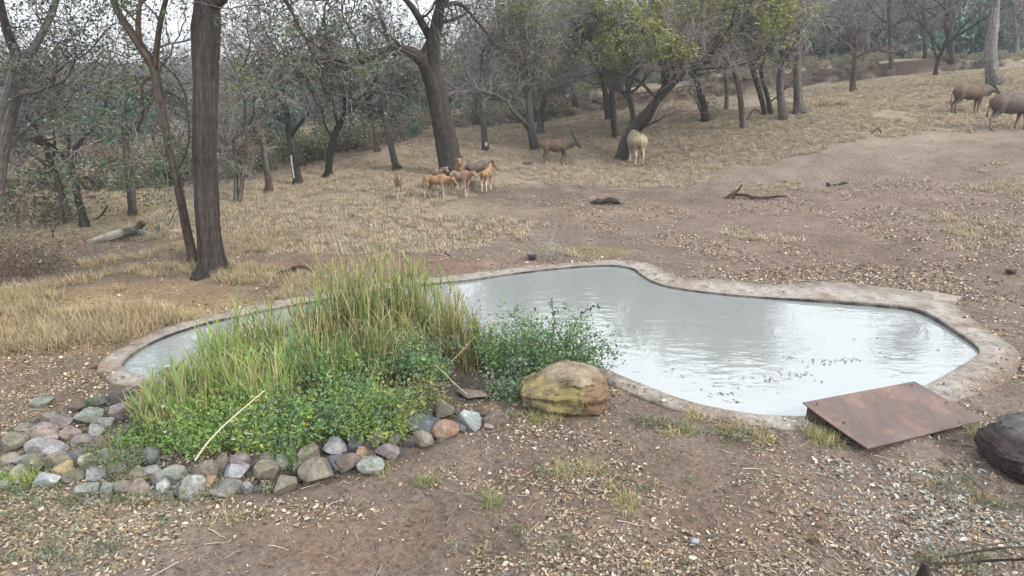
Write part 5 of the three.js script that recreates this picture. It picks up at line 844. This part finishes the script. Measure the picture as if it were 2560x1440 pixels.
deadwood('wood_piece', 'short dark stick with a knob lying on litter at upper right', 'stick', [[[2082, 462, 4], [2098, 461, 5], [2110, 457, 7], [2120, 458, 3]]], [0.10, 0.075, 0.06]);
deadwood('wood_piece', 'flat brown curl of bark beside the left tip of the pool', 'bark', [[[222, 924, 6], [238, 919, 10], [252, 916, 7], [263, 912, 3]]], [0.13, 0.085, 0.075]);
deadwood('dry_stick', 'thin pale stick lying on leaf litter at the lower middle', 'stick', [[[1532, 1336, 5], [1570, 1345, 5], [1610, 1352, 5], [1655, 1362, 3]]], [0.42, 0.33, 0.26]);
deadwood('dry_stick', 'thin pale stick lying below the pale lilac rocks at lower left', 'stick', [[[60, 1224, 4], [100, 1222, 5], [140, 1219, 4], [165, 1217, 3]]], [0.45, 0.40, 0.33]);
deadwood('dry_stick', 'long thin stem sloping down to the right below the dark boulder', 'stick', [[[2375, 1146, 4], [2410, 1180, 5], [2450, 1218, 5], [2510, 1262, 3]]], [0.36, 0.30, 0.23], { base: [2440, 1225] });
deadwood('dry_stick', 'uppermost of the long pale canes lying at the lower right corner', 'stick', [[[2385, 1376, 5], [2440, 1366, 5], [2500, 1358, 5], [2575, 1350, 5]]], [0.33, 0.28, 0.22]);
deadwood('dry_stick', 'middle one of the long canes lying at the lower right corner', 'stick', [[[2330, 1398, 5], [2410, 1384, 5], [2490, 1372, 6], [2575, 1366, 5]]], [0.27, 0.22, 0.17]);
deadwood('dry_stick', 'lowest dark stick of those lying at the lower right corner', 'stick', [[[2310, 1412, 6], [2390, 1408, 7], [2470, 1402, 7], [2570, 1398, 6]]], [0.12, 0.085, 0.07]);
deadwood('dry_stick', 'short pale stick crossing the canes at the right frame edge', 'stick', [[[2522, 1322, 7], [2536, 1334, 7], [2552, 1347, 6]]], [0.46, 0.41, 0.37]);
deadwood('dark_stump', 'dark stub of wood cut by the bottom frame edge', 'stump', [[[2308, 1490, 46], [2308, 1455, 40], [2311, 1428, 26], [2313, 1408, 12]]], [0.085, 0.055, 0.05], { base: [2308, 1452] });
deadwood('dark_log', 'dark brown lump of rotten log on pale soil behind the pool', 'log', [[[1474, 512, 5], [1482, 507, 11], [1496, 503, 13], [1508, 504, 11], [1522, 500, 15], [1536, 502, 14], [1546, 507, 9], [1553, 511, 3]]], [0.055, 0.038, 0.034], { base: [1513, 510] });
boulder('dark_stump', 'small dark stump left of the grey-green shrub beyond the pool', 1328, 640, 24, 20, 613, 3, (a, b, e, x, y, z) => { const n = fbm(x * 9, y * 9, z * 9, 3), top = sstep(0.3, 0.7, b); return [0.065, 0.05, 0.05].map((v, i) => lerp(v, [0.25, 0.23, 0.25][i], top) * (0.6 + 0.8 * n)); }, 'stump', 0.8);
boulder('stone', 'small dark stone left of the short dark stick at upper right', 2070, 462, 14, 12, 615, 4, () => [0.075, 0.06, 0.05], 'stone', 0.8);
boulder('stone', 'small dark stone lying in the tan grass far left beyond the pair of trees', 230, 496, 26, 12, 617, 3, () => [0.075, 0.05, 0.05], 'stone', 0.7);
boulder('stone', 'small brown stone on the bare soil near the right frame edge', 2527, 679, 26, 17, 619, 4, () => [0.085, 0.062, 0.055], 'stone', 0.8);
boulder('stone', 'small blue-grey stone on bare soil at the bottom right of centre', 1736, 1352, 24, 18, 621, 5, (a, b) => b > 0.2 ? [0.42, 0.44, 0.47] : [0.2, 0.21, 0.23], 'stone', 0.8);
boulder('stone', 'dark low stone in the grass below the brown eland', 1320, 408, 26, 9, 623, 3, () => [0.12, 0.11, 0.09], 'stone', 0.8);

// ------------------------------------------------------------------ the rusty steel plate
{
  const hi = 0.27, lo = 0.055, A = onLevel(2006, 1006, hi), B = onLevel(2286, 953, hi), C = onLevel(2470, 1048, lo), D = onLevel(2170, 1121, lo);
  const t = thing('steel_plate', 'rusty brown steel plate set as a ramp over the near edge of the pool', 'metal plate', V((A.x + C.x) / 2, 0, (A.z + C.z) / 2));
  const O = t.position, nrm = V(0, 0, 0).crossVectors(V(0, 0, 0).subVectors(C, A), V(0, 0, 0).subVectors(B, A)).normalize(); if (nrm.y < 0) nrm.negate();
  const slab = (pts, off, th) => { const g = new THREE.BufferGeometry(), P = [], U = [], I = [], Cc = []; const face = (a, b, c, d) => { const n = P.length / 3; for (const p of [a, b, c, d]) { P.push(p.x - O.x, p.y - O.y, p.z - O.z); U.push(p.x / 1.1, p.z / 1.1 + p.y); Cc.push(0.06, 0.04, 0.034); } I.push(n, n + 1, n + 2, n, n + 2, n + 3); }; const q = pts.map(p => p.clone().addScaledVector(off, -th)); face(...pts); face(q[3], q[2], q[1], q[0]); for (let i = 0; i < 4; i++) face(pts[i], q[i], q[(i + 1) % 4], pts[(i + 1) % 4]); g.setAttribute('position', new THREE.Float32BufferAttribute(P, 3)); g.setAttribute('uv', new THREE.Float32BufferAttribute(U, 2)); g.setAttribute('color', new THREE.Float32BufferAttribute(Cc, 3)); g.setIndex(I); g.computeVertexNormals(); return g; };
  const add = (name, g) => { const m = new THREE.Mesh(g, M.rust); m.name = name; m.castShadow = m.receiveShadow = true; t.add(m); return m; };
  // plate with a slight sag: four strips between the long edges
  const N = 8, rowA = [], rowB = []; for (let i = 0; i <= N; i++) { const f = i / N, s = -0.012 * Math.sin(Math.PI * f); rowA.push(A.clone().lerp(D, f).add(V(0, s, 0))); rowB.push(B.clone().lerp(C, f).add(V(0, s, 0))); }
  const P = [], U = [], I = [], Cc = [], th = 0.014; const up = [rowA, rowB];
  for (const y of [0, -th]) for (const row of up) for (const p of row) { P.push(p.x - O.x, p.y + y, p.z - O.z); U.push(p.x / 1.1, p.z / 1.1); Cc.push(0.205, 0.143, 0.122); }
  const ix = (l, s, i) => l * 2 * (N + 1) + s * (N + 1) + i; for (let i = 0; i < N; i++) { I.push(ix(0, 0, i), ix(0, 0, i + 1), ix(0, 1, i), ix(0, 1, i), ix(0, 0, i + 1), ix(0, 1, i + 1)); I.push(ix(1, 0, i), ix(1, 1, i), ix(1, 0, i + 1), ix(1, 1, i), ix(1, 1, i + 1), ix(1, 0, i + 1)); for (const s of [0, 1]) I.push(ix(0, s, i), ix(1, s, i), ix(0, s, i + 1), ix(0, s, i + 1), ix(1, s, i), ix(1, s, i + 1)); }
  for (const i of [0, N]) I.push(ix(0, 0, i), ix(0, 1, i), ix(1, 0, i), ix(1, 0, i), ix(0, 1, i), ix(1, 1, i));
  const g = new THREE.BufferGeometry(); g.setAttribute('position', new THREE.Float32BufferAttribute(P, 3)); g.setAttribute('uv', new THREE.Float32BufferAttribute(U, 2)); g.setAttribute('color', new THREE.Float32BufferAttribute(Cc, 3)); g.setIndex(I); add('plate', g.toNonIndexed()).geometry.computeVertexNormals();
  const in1 = (p, q, f) => p.clone().lerp(q, f);
  const dn = V(0, -1, 0), A2 = in1(A, C, 0.035), D2 = A; add('side_skirt', slab([A2.clone().setY(A2.y - 0.016), in1(A2, D, 0.34).setY(lerp(A2.y, D.y, 0.34) - 0.016), in1(A2, D, 0.34).setY(0.02), A2.clone().setY(0.02)], V(-1, 0, 0).normalize(), -0.012));
  const B2 = in1(B, D, 0.03); add('side_skirt', slab([A2.clone().setY(hi - 0.016), B2.clone().setY(hi - 0.016), B2.clone().setY(-0.06), A2.clone().setY(-0.06)], V(0, 0, 1), 0.012));
  for (const [x, y, f] of [[2042, 1010, 0], [2178, 1108, 1], [2280, 962, 0], [2440, 1049, 1], [2366, 1006, 0.5], [2110, 1056, 0.5]]) { const p = onLevel(x, y, lerp(hi, lo, f) + 0.002), m = add('bolt', new THREE.CylinderGeometry(0.011, 0.013, 0.012, 6)); m.geometry.setAttribute('color', new THREE.Float32BufferAttribute(new Float32Array(m.geometry.attributes.position.count * 3).fill(0.06), 3)); m.position.set(p.x - O.x, p.y, p.z - O.z); }
  const pb = new THREE.Mesh(paintRock(rockShape(71, 0.022, 0.012, 0.018, 3, 2), [0.5, 0.45, 0.42], [0.4, 0.36, 0.33], 5), M.stone); pb.name = numbered('pebble'); pb.position.copy(onLevel(2212, 1003, 0.185)); pb.castShadow = true; scene.add(pb); tag(pb, 'tiny pale pebble lying on the rusty steel plate', 'pebble');
}

// ------------------------------------------------------------------ dry grass, litter, twigs
{
  const tuftGeo = (seed, n, h, w, spread, c0, c1) => { const r = rngOf(seed), b = new MB(); for (let i = 0; i < n; i++) { const a = r() * 6.2832, f = Math.sqrt(r()) * spread, el = 0.7 + 0.75 * r(), az = r() * 6.2832; b.blade(V(Math.cos(a) * f, -0.01, Math.sin(a) * f), V(Math.cos(az) * Math.cos(el), Math.sin(el), Math.sin(az) * Math.cos(el)), V(-Math.sin(az), 0, Math.cos(az)), h * (0.5 + 0.7 * r()), w, 0.4 + 0.8 * r(), vary(c0, r, 0.2), vary(c1, r, 0.2), 2); } return b.geometry(); };
  const tall = [1, 2, 3].map(k => tuftGeo(k * 7, 30, 0.30, 0.009, 0.16, [0.8, 0.8, 0.8], [1.1, 1.1, 1.1])), low = [4, 5, 6].map(k => tuftGeo(k * 7, 26, 0.13, 0.012, 0.12, [0.85, 0.85, 0.85], [1.1, 1.1, 1.1]));
  const r = rngOf(31337), tallL = [[], [], []], lowL = [[], [], []], farL = [[], [], []];
  const logA = gp(215, 612), logB = gp(440, 606);
  const put = (list, x, z, s, c) => { if (inPool(x, z, RIMOUT)) return; if (x > logA.x - 0.2 && x < logB.x && Math.abs(z - 0.5 - lerp(logA.z, logB.z, (x - logA.x) / (logB.x - logA.x))) < 0.75) s *= 0.3; list[Math.floor(r() * 3)].push({ x, z, y: land(x, z), a: r() * 6.28, s, sy: s * (0.7 + 0.6 * r()), c: vary(c, r, 0.22) }); };
  const G = [[0.37, 0.285, 0.17], [0.41, 0.325, 0.215], [0.31, 0.245, 0.15], [0.34, 0.30, 0.17]], pick = () => G[Math.floor(r() * 4)];
  // yellow grass left of the pool and round the log
  const patch = (px, py, rx, rz, n, s, list) => { const p = gp(px, py); for (let k = 0; k < n; k++) { const a = r() * 6.28, f = Math.sqrt(r()), x = p.x + Math.cos(a) * f * rx, z = p.z + Math.sin(a) * f * rz; if (fbm(x * 0.7, z * 0.7, 77, 3) < 0.36 + 0.2 * f) continue; put(list, x, z, s * (0.6 + 0.7 * r()), pick()); } };
  patch(170, 790, 4.6, 2.2, 2600, 0.9, tallL); patch(60, 850, 3, 1.3, 900, 0.9, tallL); patch(400, 720, 3.2, 1.8, 1100, 0.7, tallL); patch(540, 700, 1.4, 0.7, 160, 0.8, tallL); patch(430, 630, 2.2, 1.0, 420, 0.5, tallL); patch(640, 600, 3, 1.6, 700, 0.6, tallL); patch(250, 560, 6, 3.5, 2600, 0.38, tallL); patch(100, 640, 3, 1.6, 800, 0.7, tallL);
  patch(300, 500, 8, 4, 1600, 0.5, tallL); patch(2060, 268, 1.6, 0.5, 160, 1.3, tallL);
  for (const [px, py, rr, n] of [[2040, 1085, 0.16, 26], [2075, 1110, 0.12, 12], [1480, 1190, 0.15, 7], [1395, 1190, 0.1, 5], [1565, 1265, 0.14, 6], [1235, 1260, 0.1, 4], [1075, 1200, 0.1, 4], [1860, 1082, 0.3, 14], [1700, 1060, 0.3, 10], [2440, 1085, 0.12, 8], [500, 1250, 0.3, 4], [650, 1255, 0.3, 3], [940, 1175, 0.1, 4], [1375, 1030, 0.3, 22]]) { const p = gp(px, py); for (let k = 0; k < n; k++) put(tallL, p.x + (r() - 0.5) * 2 * rr, p.z + (r() - 0.5) * 2 * rr, 0.42 + 0.35 * r(), r() < 0.4 ? [0.24, 0.26, 0.10] : [0.40, 0.33, 0.18]); }
  scatterGroup('tall_dry_grass', 'tufts of tall yellow dry grass left of the pool and round the log', tall.map((g, i) => [[['blades', g, M.straw]], tallL[i]]));
  // short straw turf over the far lawn
  for (let k = 0; k < 85000; k++) { const z = -15 - 32 * Math.pow(r(), 0.8), x = (r() * 2 - 1) * (8 - z * 0.95); const n = fbm(x * 0.3, z * 0.3, 88, 3); const bare = lerp(z > -19 ? 0.5 : 0.33, 0.62, sstep(-27, -22, z + 0.25 * x) * sstep(-4, 0, x)) + 0.25 * (fbm(x * 1.4, z * 1.4, 99, 2) - 0.5); if (n < bare) continue; put(lowL, x, z, 0.7 + 0.8 * r(), [[0.46, 0.375, 0.285], [0.42, 0.34, 0.25], [0.38, 0.325, 0.22]][Math.floor(r() * 3)]); }
  scatterGroup('short_dry_grass', 'short straw-coloured grass covering the far slope', low.map((g, i) => [[['blades', g, M.straw]], lowL[i]]));

  // leaf litter
  const leafGeo = (seed, curl) => { const rr = rngOf(seed), b = new MB(), n = V(0, 1, 0), c = [1, 1, 1]; const pr = [[0, 0, 0], [0.24, 0.2, 0.3], [0.27, 0.5, 0.42], [0.17, 0.8, 0.5], [0, 1, 0.45], [-0.17, 0.8, 0.5], [-0.27, 0.5, 0.42], [-0.24, 0.2, 0.3]]; const ids = pr.map(([x, y, h]) => b.vert(V(x * (1 + 0.2 * (rr() - 0.5)), Math.abs(x) * curl + 0.22 * curl * (y - 0.4) * (y - 0.4) * 4 + 0.02, y - 0.5), n, c)); const m = b.vert(V(0, 0.02, -0.05), n, [0.9, 0.9, 0.9]); for (let i = 0; i < 8; i++) b.i.push(m, ids[(i + 1) % 8], ids[i]); const g = b.geometry(); g.computeVertexNormals(); return g; };
  const leaves = [leafGeo(1, 0.3), leafGeo(2, 0.9), leafGeo(3, 1.5), leafGeo(4, -0.7)], LL = [[], [], [], []];
  const LC = [[0.52, 0.43, 0.32], [0.54, 0.455, 0.345], [0.42, 0.31, 0.21], [0.30, 0.205, 0.145], [0.54, 0.475, 0.38], [0.29, 0.275, 0.22], [0.20, 0.135, 0.10], [0.36, 0.30, 0.235], [0.10, 0.075, 0.06], [0.27, 0.19, 0.14], [0.33, 0.25, 0.14]];
  const lay = (x, z, s, y0) => { const i = Math.floor(r() * 4), t = r(); let c = LC[Math.floor(r() * 11)]; if (x > 3.2 && z > -7 && t < 0.4) c = [0.42, 0.44, 0.41]; LL[i].push({ x, z, y: y0 !== undefined ? y0 : land(x, z) + 0.004, a: r() * 6.28, w: 0.45 + 0.9 * r(), tx: (r() - 0.5) * 2.1, tz: (r() - 0.5) * 2.1, s: s * (0.5 + 0.9 * r()), c: vary(c, r, 0.25) }); };
  const dens = (x, z) => { const a = fbm(x * 0.9, z * 0.9, 101, 3), b = fbm(x * 3.2, z * 3.2, 111, 2); return sstep(0.38, 0.70, a * 0.72 + b * 0.28 + (z > -7.5 ? 0.03 : 0)); };
  for (let k = 0; k < 90000; k++) { const z = -2.8 - 5.6 * r(), x = (r() * 2 - 1) * (1.5 - z * 0.92), d = dens(x, z); if (r() > Math.min(0.8, d * d * d * 1.7) + 0.025) continue; if (inPool(x, z, RIMOUT)) continue; lay(x, z, 0.024 + 0.042 * r() * r()); }
  for (let k = 0; k < 190000; k++) {
    const z = -8 - 20 * Math.pow(r(), 1.15), x = (r() * 2 - 1) * (1.5 - z * 0.92); let d = dens(x * 0.6, z * 0.6);
    const right = sstep(-2, 4, x) * (1 - sstep(-20, -27, z)); d *= 0.25 + 0.75 * right; if (r() > d * d * 1.3 + 0.035 || inPool(x, z, RIMOUT)) continue; lay(x, z, 0.04 + 0.03 * r());
  }
  for (const [px, py, rx, rz, n] of [[330, 830, 1.6, 0.35, 260], [90, 900, 1.2, 0.35, 160], [230, 960, 0.5, 0.4, 220], [470, 770, 1.5, 0.3, 160], [250, 1000, 0.5, 0.3, 120], [210, 1095, 0.4, 0.25, 160], [2380, 985, 0.7, 0.4, 60], [180, 1330, 1.3, 0.75, 3200], [700, 1280, 1.2, 0.25, 600], [1300, 1200, 1.2, 0.35, 600], [2400, 1300, 0.8, 0.5, 700], [1500, 1420, 1.2, 0.25, 700], [2300, 1180, 0.8, 0.2, 200], [1350, 1080, 1.0, 0.3, 400]]) { const p = gp(px, py); for (let k = 0; k < n; k++) { const x = p.x + (r() + r() - 1) * rx, z = p.z + (r() + r() - 1) * rz; if (!inPool(x, z, HOLE)) lay(x, z, 0.026 + 0.024 * r()); } }
  for (let k = 0; k < 130000; k++) { const z = -2.8 - 13 * Math.pow(r(), 1.3), x = (r() * 2 - 1) * (1.5 - z * 0.92), d = dens(x, z) + 0.25 * fbm(x * 5, z * 5, 121, 2) - 0.1; if (r() > d * 0.5 || inPool(x, z, RIMOUT)) continue; lay(x, z, 0.014 + 0.014 * r()); }
  for (let k = 0; k < 1300; k++) { const q = Math.floor(r() * POOL.length), o = outward(q).multiplyScalar(side0 * rimW[q] * (0.05 + 0.95 * Math.sqrt(r()))); if (POOL[q].x < 1.5 && r() < 0.6) continue; lay(POOL[q].x + o.x, POOL[q].z + o.z, 0.045, RIMTOP + 0.015); }
  scatterGroup('leaf_litter', 'fallen dry leaves strewn over the soil round the pool', leaves.map((g, i) => [[['leaves', g, M.drylitter]], LL[i]]));
  const weedGeo = [1, 2].map(k => { const rr = rngOf(k * 91), b = new MB(); for (let i = 0; i < 26; i++) { const d = dirIn(rr); d.y = Math.abs(d.y) * 0.8 + 0.15; d.normalize(); const p = V((rr() - 0.5) * 0.14, 0.02 + 0.06 * rr(), (rr() - 0.5) * 0.14), s = V(0, 0, 0).crossVectors(d, dirIn(rr)).normalize(); b.leaf(p, d, s, 0.03 + 0.03 * rr(), 0.018, vary([1, 1, 1], rr, 0.3), 0.3); } return b.geometry(); }), wL = [[], []];
  for (const [px, py, rx, rz, n] of [[130, 1150, 0.8, 0.35, 90], [420, 1200, 0.8, 0.12, 60], [150, 1330, 1.2, 0.7, 160], [330, 1250, 0.9, 0.2, 70], [620, 1225, 0.5, 0.1, 24], [60, 1240, 0.5, 0.2, 50], [1020, 1075, 0.4, 0.15, 30], [1250, 1040, 0.5, 0.2, 26], [1620, 1060, 0.5, 0.15, 40], [1850, 1090, 0.6, 0.15, 44], [1500, 1200, 1.2, 0.3, 50], [2420, 1230, 0.7, 0.4, 90], [2400, 1400, 0.6, 0.25, 60], [1300, 1370, 1, 0.3, 40], [2380, 1065, 0.5, 0.1, 20], [1100, 960, 0.4, 0.2, 20]]) { const p = gp(px, py); for (let k = 0; k < n * 0.45; k++) { const x = p.x + (r() + r() - 1) * rx, z = p.z + (r() + r() - 1) * rz; if (inPool(x, z, RIMOUT)) continue; wL[k % 2].push({ x, z, y: land(x, z), a: r() * 6.28, s: 0.4 + 0.7 * r(), c: vary([[0.17, 0.21, 0.09], [0.30, 0.30, 0.22], [0.38, 0.33, 0.19]][Math.floor(r() * 3)], r, 0.25) }); } }
  scatterGroup('ground_weeds', 'low green and grey weeds dotted among the rocks and litter', weedGeo.map((g, i) => [[['leaves', g, M.leaf]], wL[i]]));
  const rub = [1, 2, 3].map(k => paintRock(rockShape(k * 55, 1, 0.75, 0.9, 6, 4), [1, 1, 1], [0.75, 0.75, 0.75], k)), rL = [[], [], []];
  ROCKS.forEach(([x, y, w, h], i) => { if ((i > 60 && i < 65) || i === 7) return; const p = gp(x, y + h * 0.4), k = mpp(p); for (let q = 0; q < 4; q++) { const a = r() * 6.28, xx = p.x + Math.cos(a) * w * k * 0.6, zz = p.z - Math.abs(Math.sin(a)) * w * k * 0.7; rL[q % 3].push({ x: xx, z: zz, y: land(xx, zz) + 0.01, a: r() * 6.28, s: 0.03 + 0.05 * r(), c: vary([[0.17, 0.155, 0.14], [0.22, 0.21, 0.19], [0.13, 0.12, 0.11]][q % 3], r, 0.3) }); } });
  scatterGroup('stone_rubble', 'small dark stones filling the gaps between the piled rocks', rub.map((g, i) => [[['stones', g, M.stone]], rL[i]]));
  // fine twigs among the litter
  const tw = [1, 2, 3].map(k => { const rr = rngOf(k * 5), b = new MB(), p = [V(-0.5, 0.01, 0)]; for (let i = 1; i < 5; i++) p.push(V(-0.5 + i * 0.25, 0.02 + 0.04 * rr(), (rr() - 0.5) * 0.14)); b.tube(p, [0.02, 0.019, 0.017, 0.014, 0.009], 4, [1, 1, 1]); return b.geometry(); }), tL = [[], [], []];
  for (let k = 0; k < 9000; k++) { const z = -2.8 - 22 * Math.pow(r(), 1.3), x = (r() * 2 - 1) * (1.5 - z * 0.92); if (r() > 0.25 + dens(x, z) || inPool(x, z, RIMOUT)) continue; tL[k % 3].push({ x, z, y: land(x, z) + 0.006, a: r() * 6.28, s: 0.10 + 0.22 * r() * r(), c: vary([[0.30, 0.24, 0.19], [0.14, 0.10, 0.08], [0.44, 0.38, 0.31]][k % 3], r, 0.25) }); }
  scatterGroup('fine_twigs', 'small broken twigs scattered among the fallen leaves', tw.map((g, i) => [[['twigs', g, M.drylitter]], tL[i]]));
  // pebbles and clods
  const cl = [1, 2].map(k => paintRock(rockShape(k * 77, 1, 0.6, 0.9, 3, 1), [1, 1, 1], [0.8, 0.8, 0.8], k)), cL = [[], []];
  for (let k = 0; k < 5000; k++) { const z = -2.8 - 20 * Math.pow(r(), 1.4), x = (r() * 2 - 1) * (1.5 - z * 0.92); if (inPool(x, z, RIMOUT)) continue; cL[k % 2].push({ x, z, y: land(x, z), a: r() * 6.28, s: 0.006 + 0.02 * Math.pow(r(), 3), c: vary([[0.24, 0.17, 0.13], [0.34, 0.30, 0.27]][Math.floor(r() * 1.4)], r, 0.2) }); }
  scatterGroup('clods', 'small clods and pebbles lying on the soil', cl.map((g, i) => [[['clods', g, M.stone]], cL[i]]));
  // floating leaves on the water
  const FL = [];
  for (const [px, py, rx, ry, n] of [[1960, 895, 40, 8, 14], [2060, 905, 70, 8, 30], [2130, 900, 30, 8, 12], [1990, 935, 60, 10, 26], [1920, 950, 40, 12, 14], [1800, 985, 40, 8, 16], [1840, 1002, 30, 6, 10], [1707, 940, 6, 4, 3], [2215, 890, 20, 10, 6], [2195, 842, 6, 4, 3], [1830, 940, 300, 60, 30], [2240, 870, 120, 40, 14]]) for (let k = 0; k < n; k++) { const p = onLevel(px + (r() + r() - 1) * rx, py + (r() + r() - 1) * ry, WATER + 0.004); if (inPool(p.x, p.z, POOL)) FL.push({ x: p.x, z: p.z, y: WATER + 0.006, a: r() * 6.28, s: 0.022 + 0.036 * r(), c: vary([[0.10, 0.10, 0.085], [0.20, 0.19, 0.16], [0.45, 0.44, 0.40]][Math.floor(r() * 3)], r, 0.3) }); }
  scatterGroup('floating_leaves', 'dead leaves and scraps floating on the pool', [[[['leaves', leaves[0], M.drylitter]], FL]]);
}
let allT = 0; scene.traverse(o => { if (o.isMesh && !o.isInstancedMesh) allT += (o.geometry.index ? o.geometry.index.count : o.geometry.attributes.position.count) / 3; });
console.log('all', Math.round(allT), 'tree triangles', Math.round(tris.tree), 'wood prototypes', Math.round(tris.wood));
renderer.render(scene, camera);
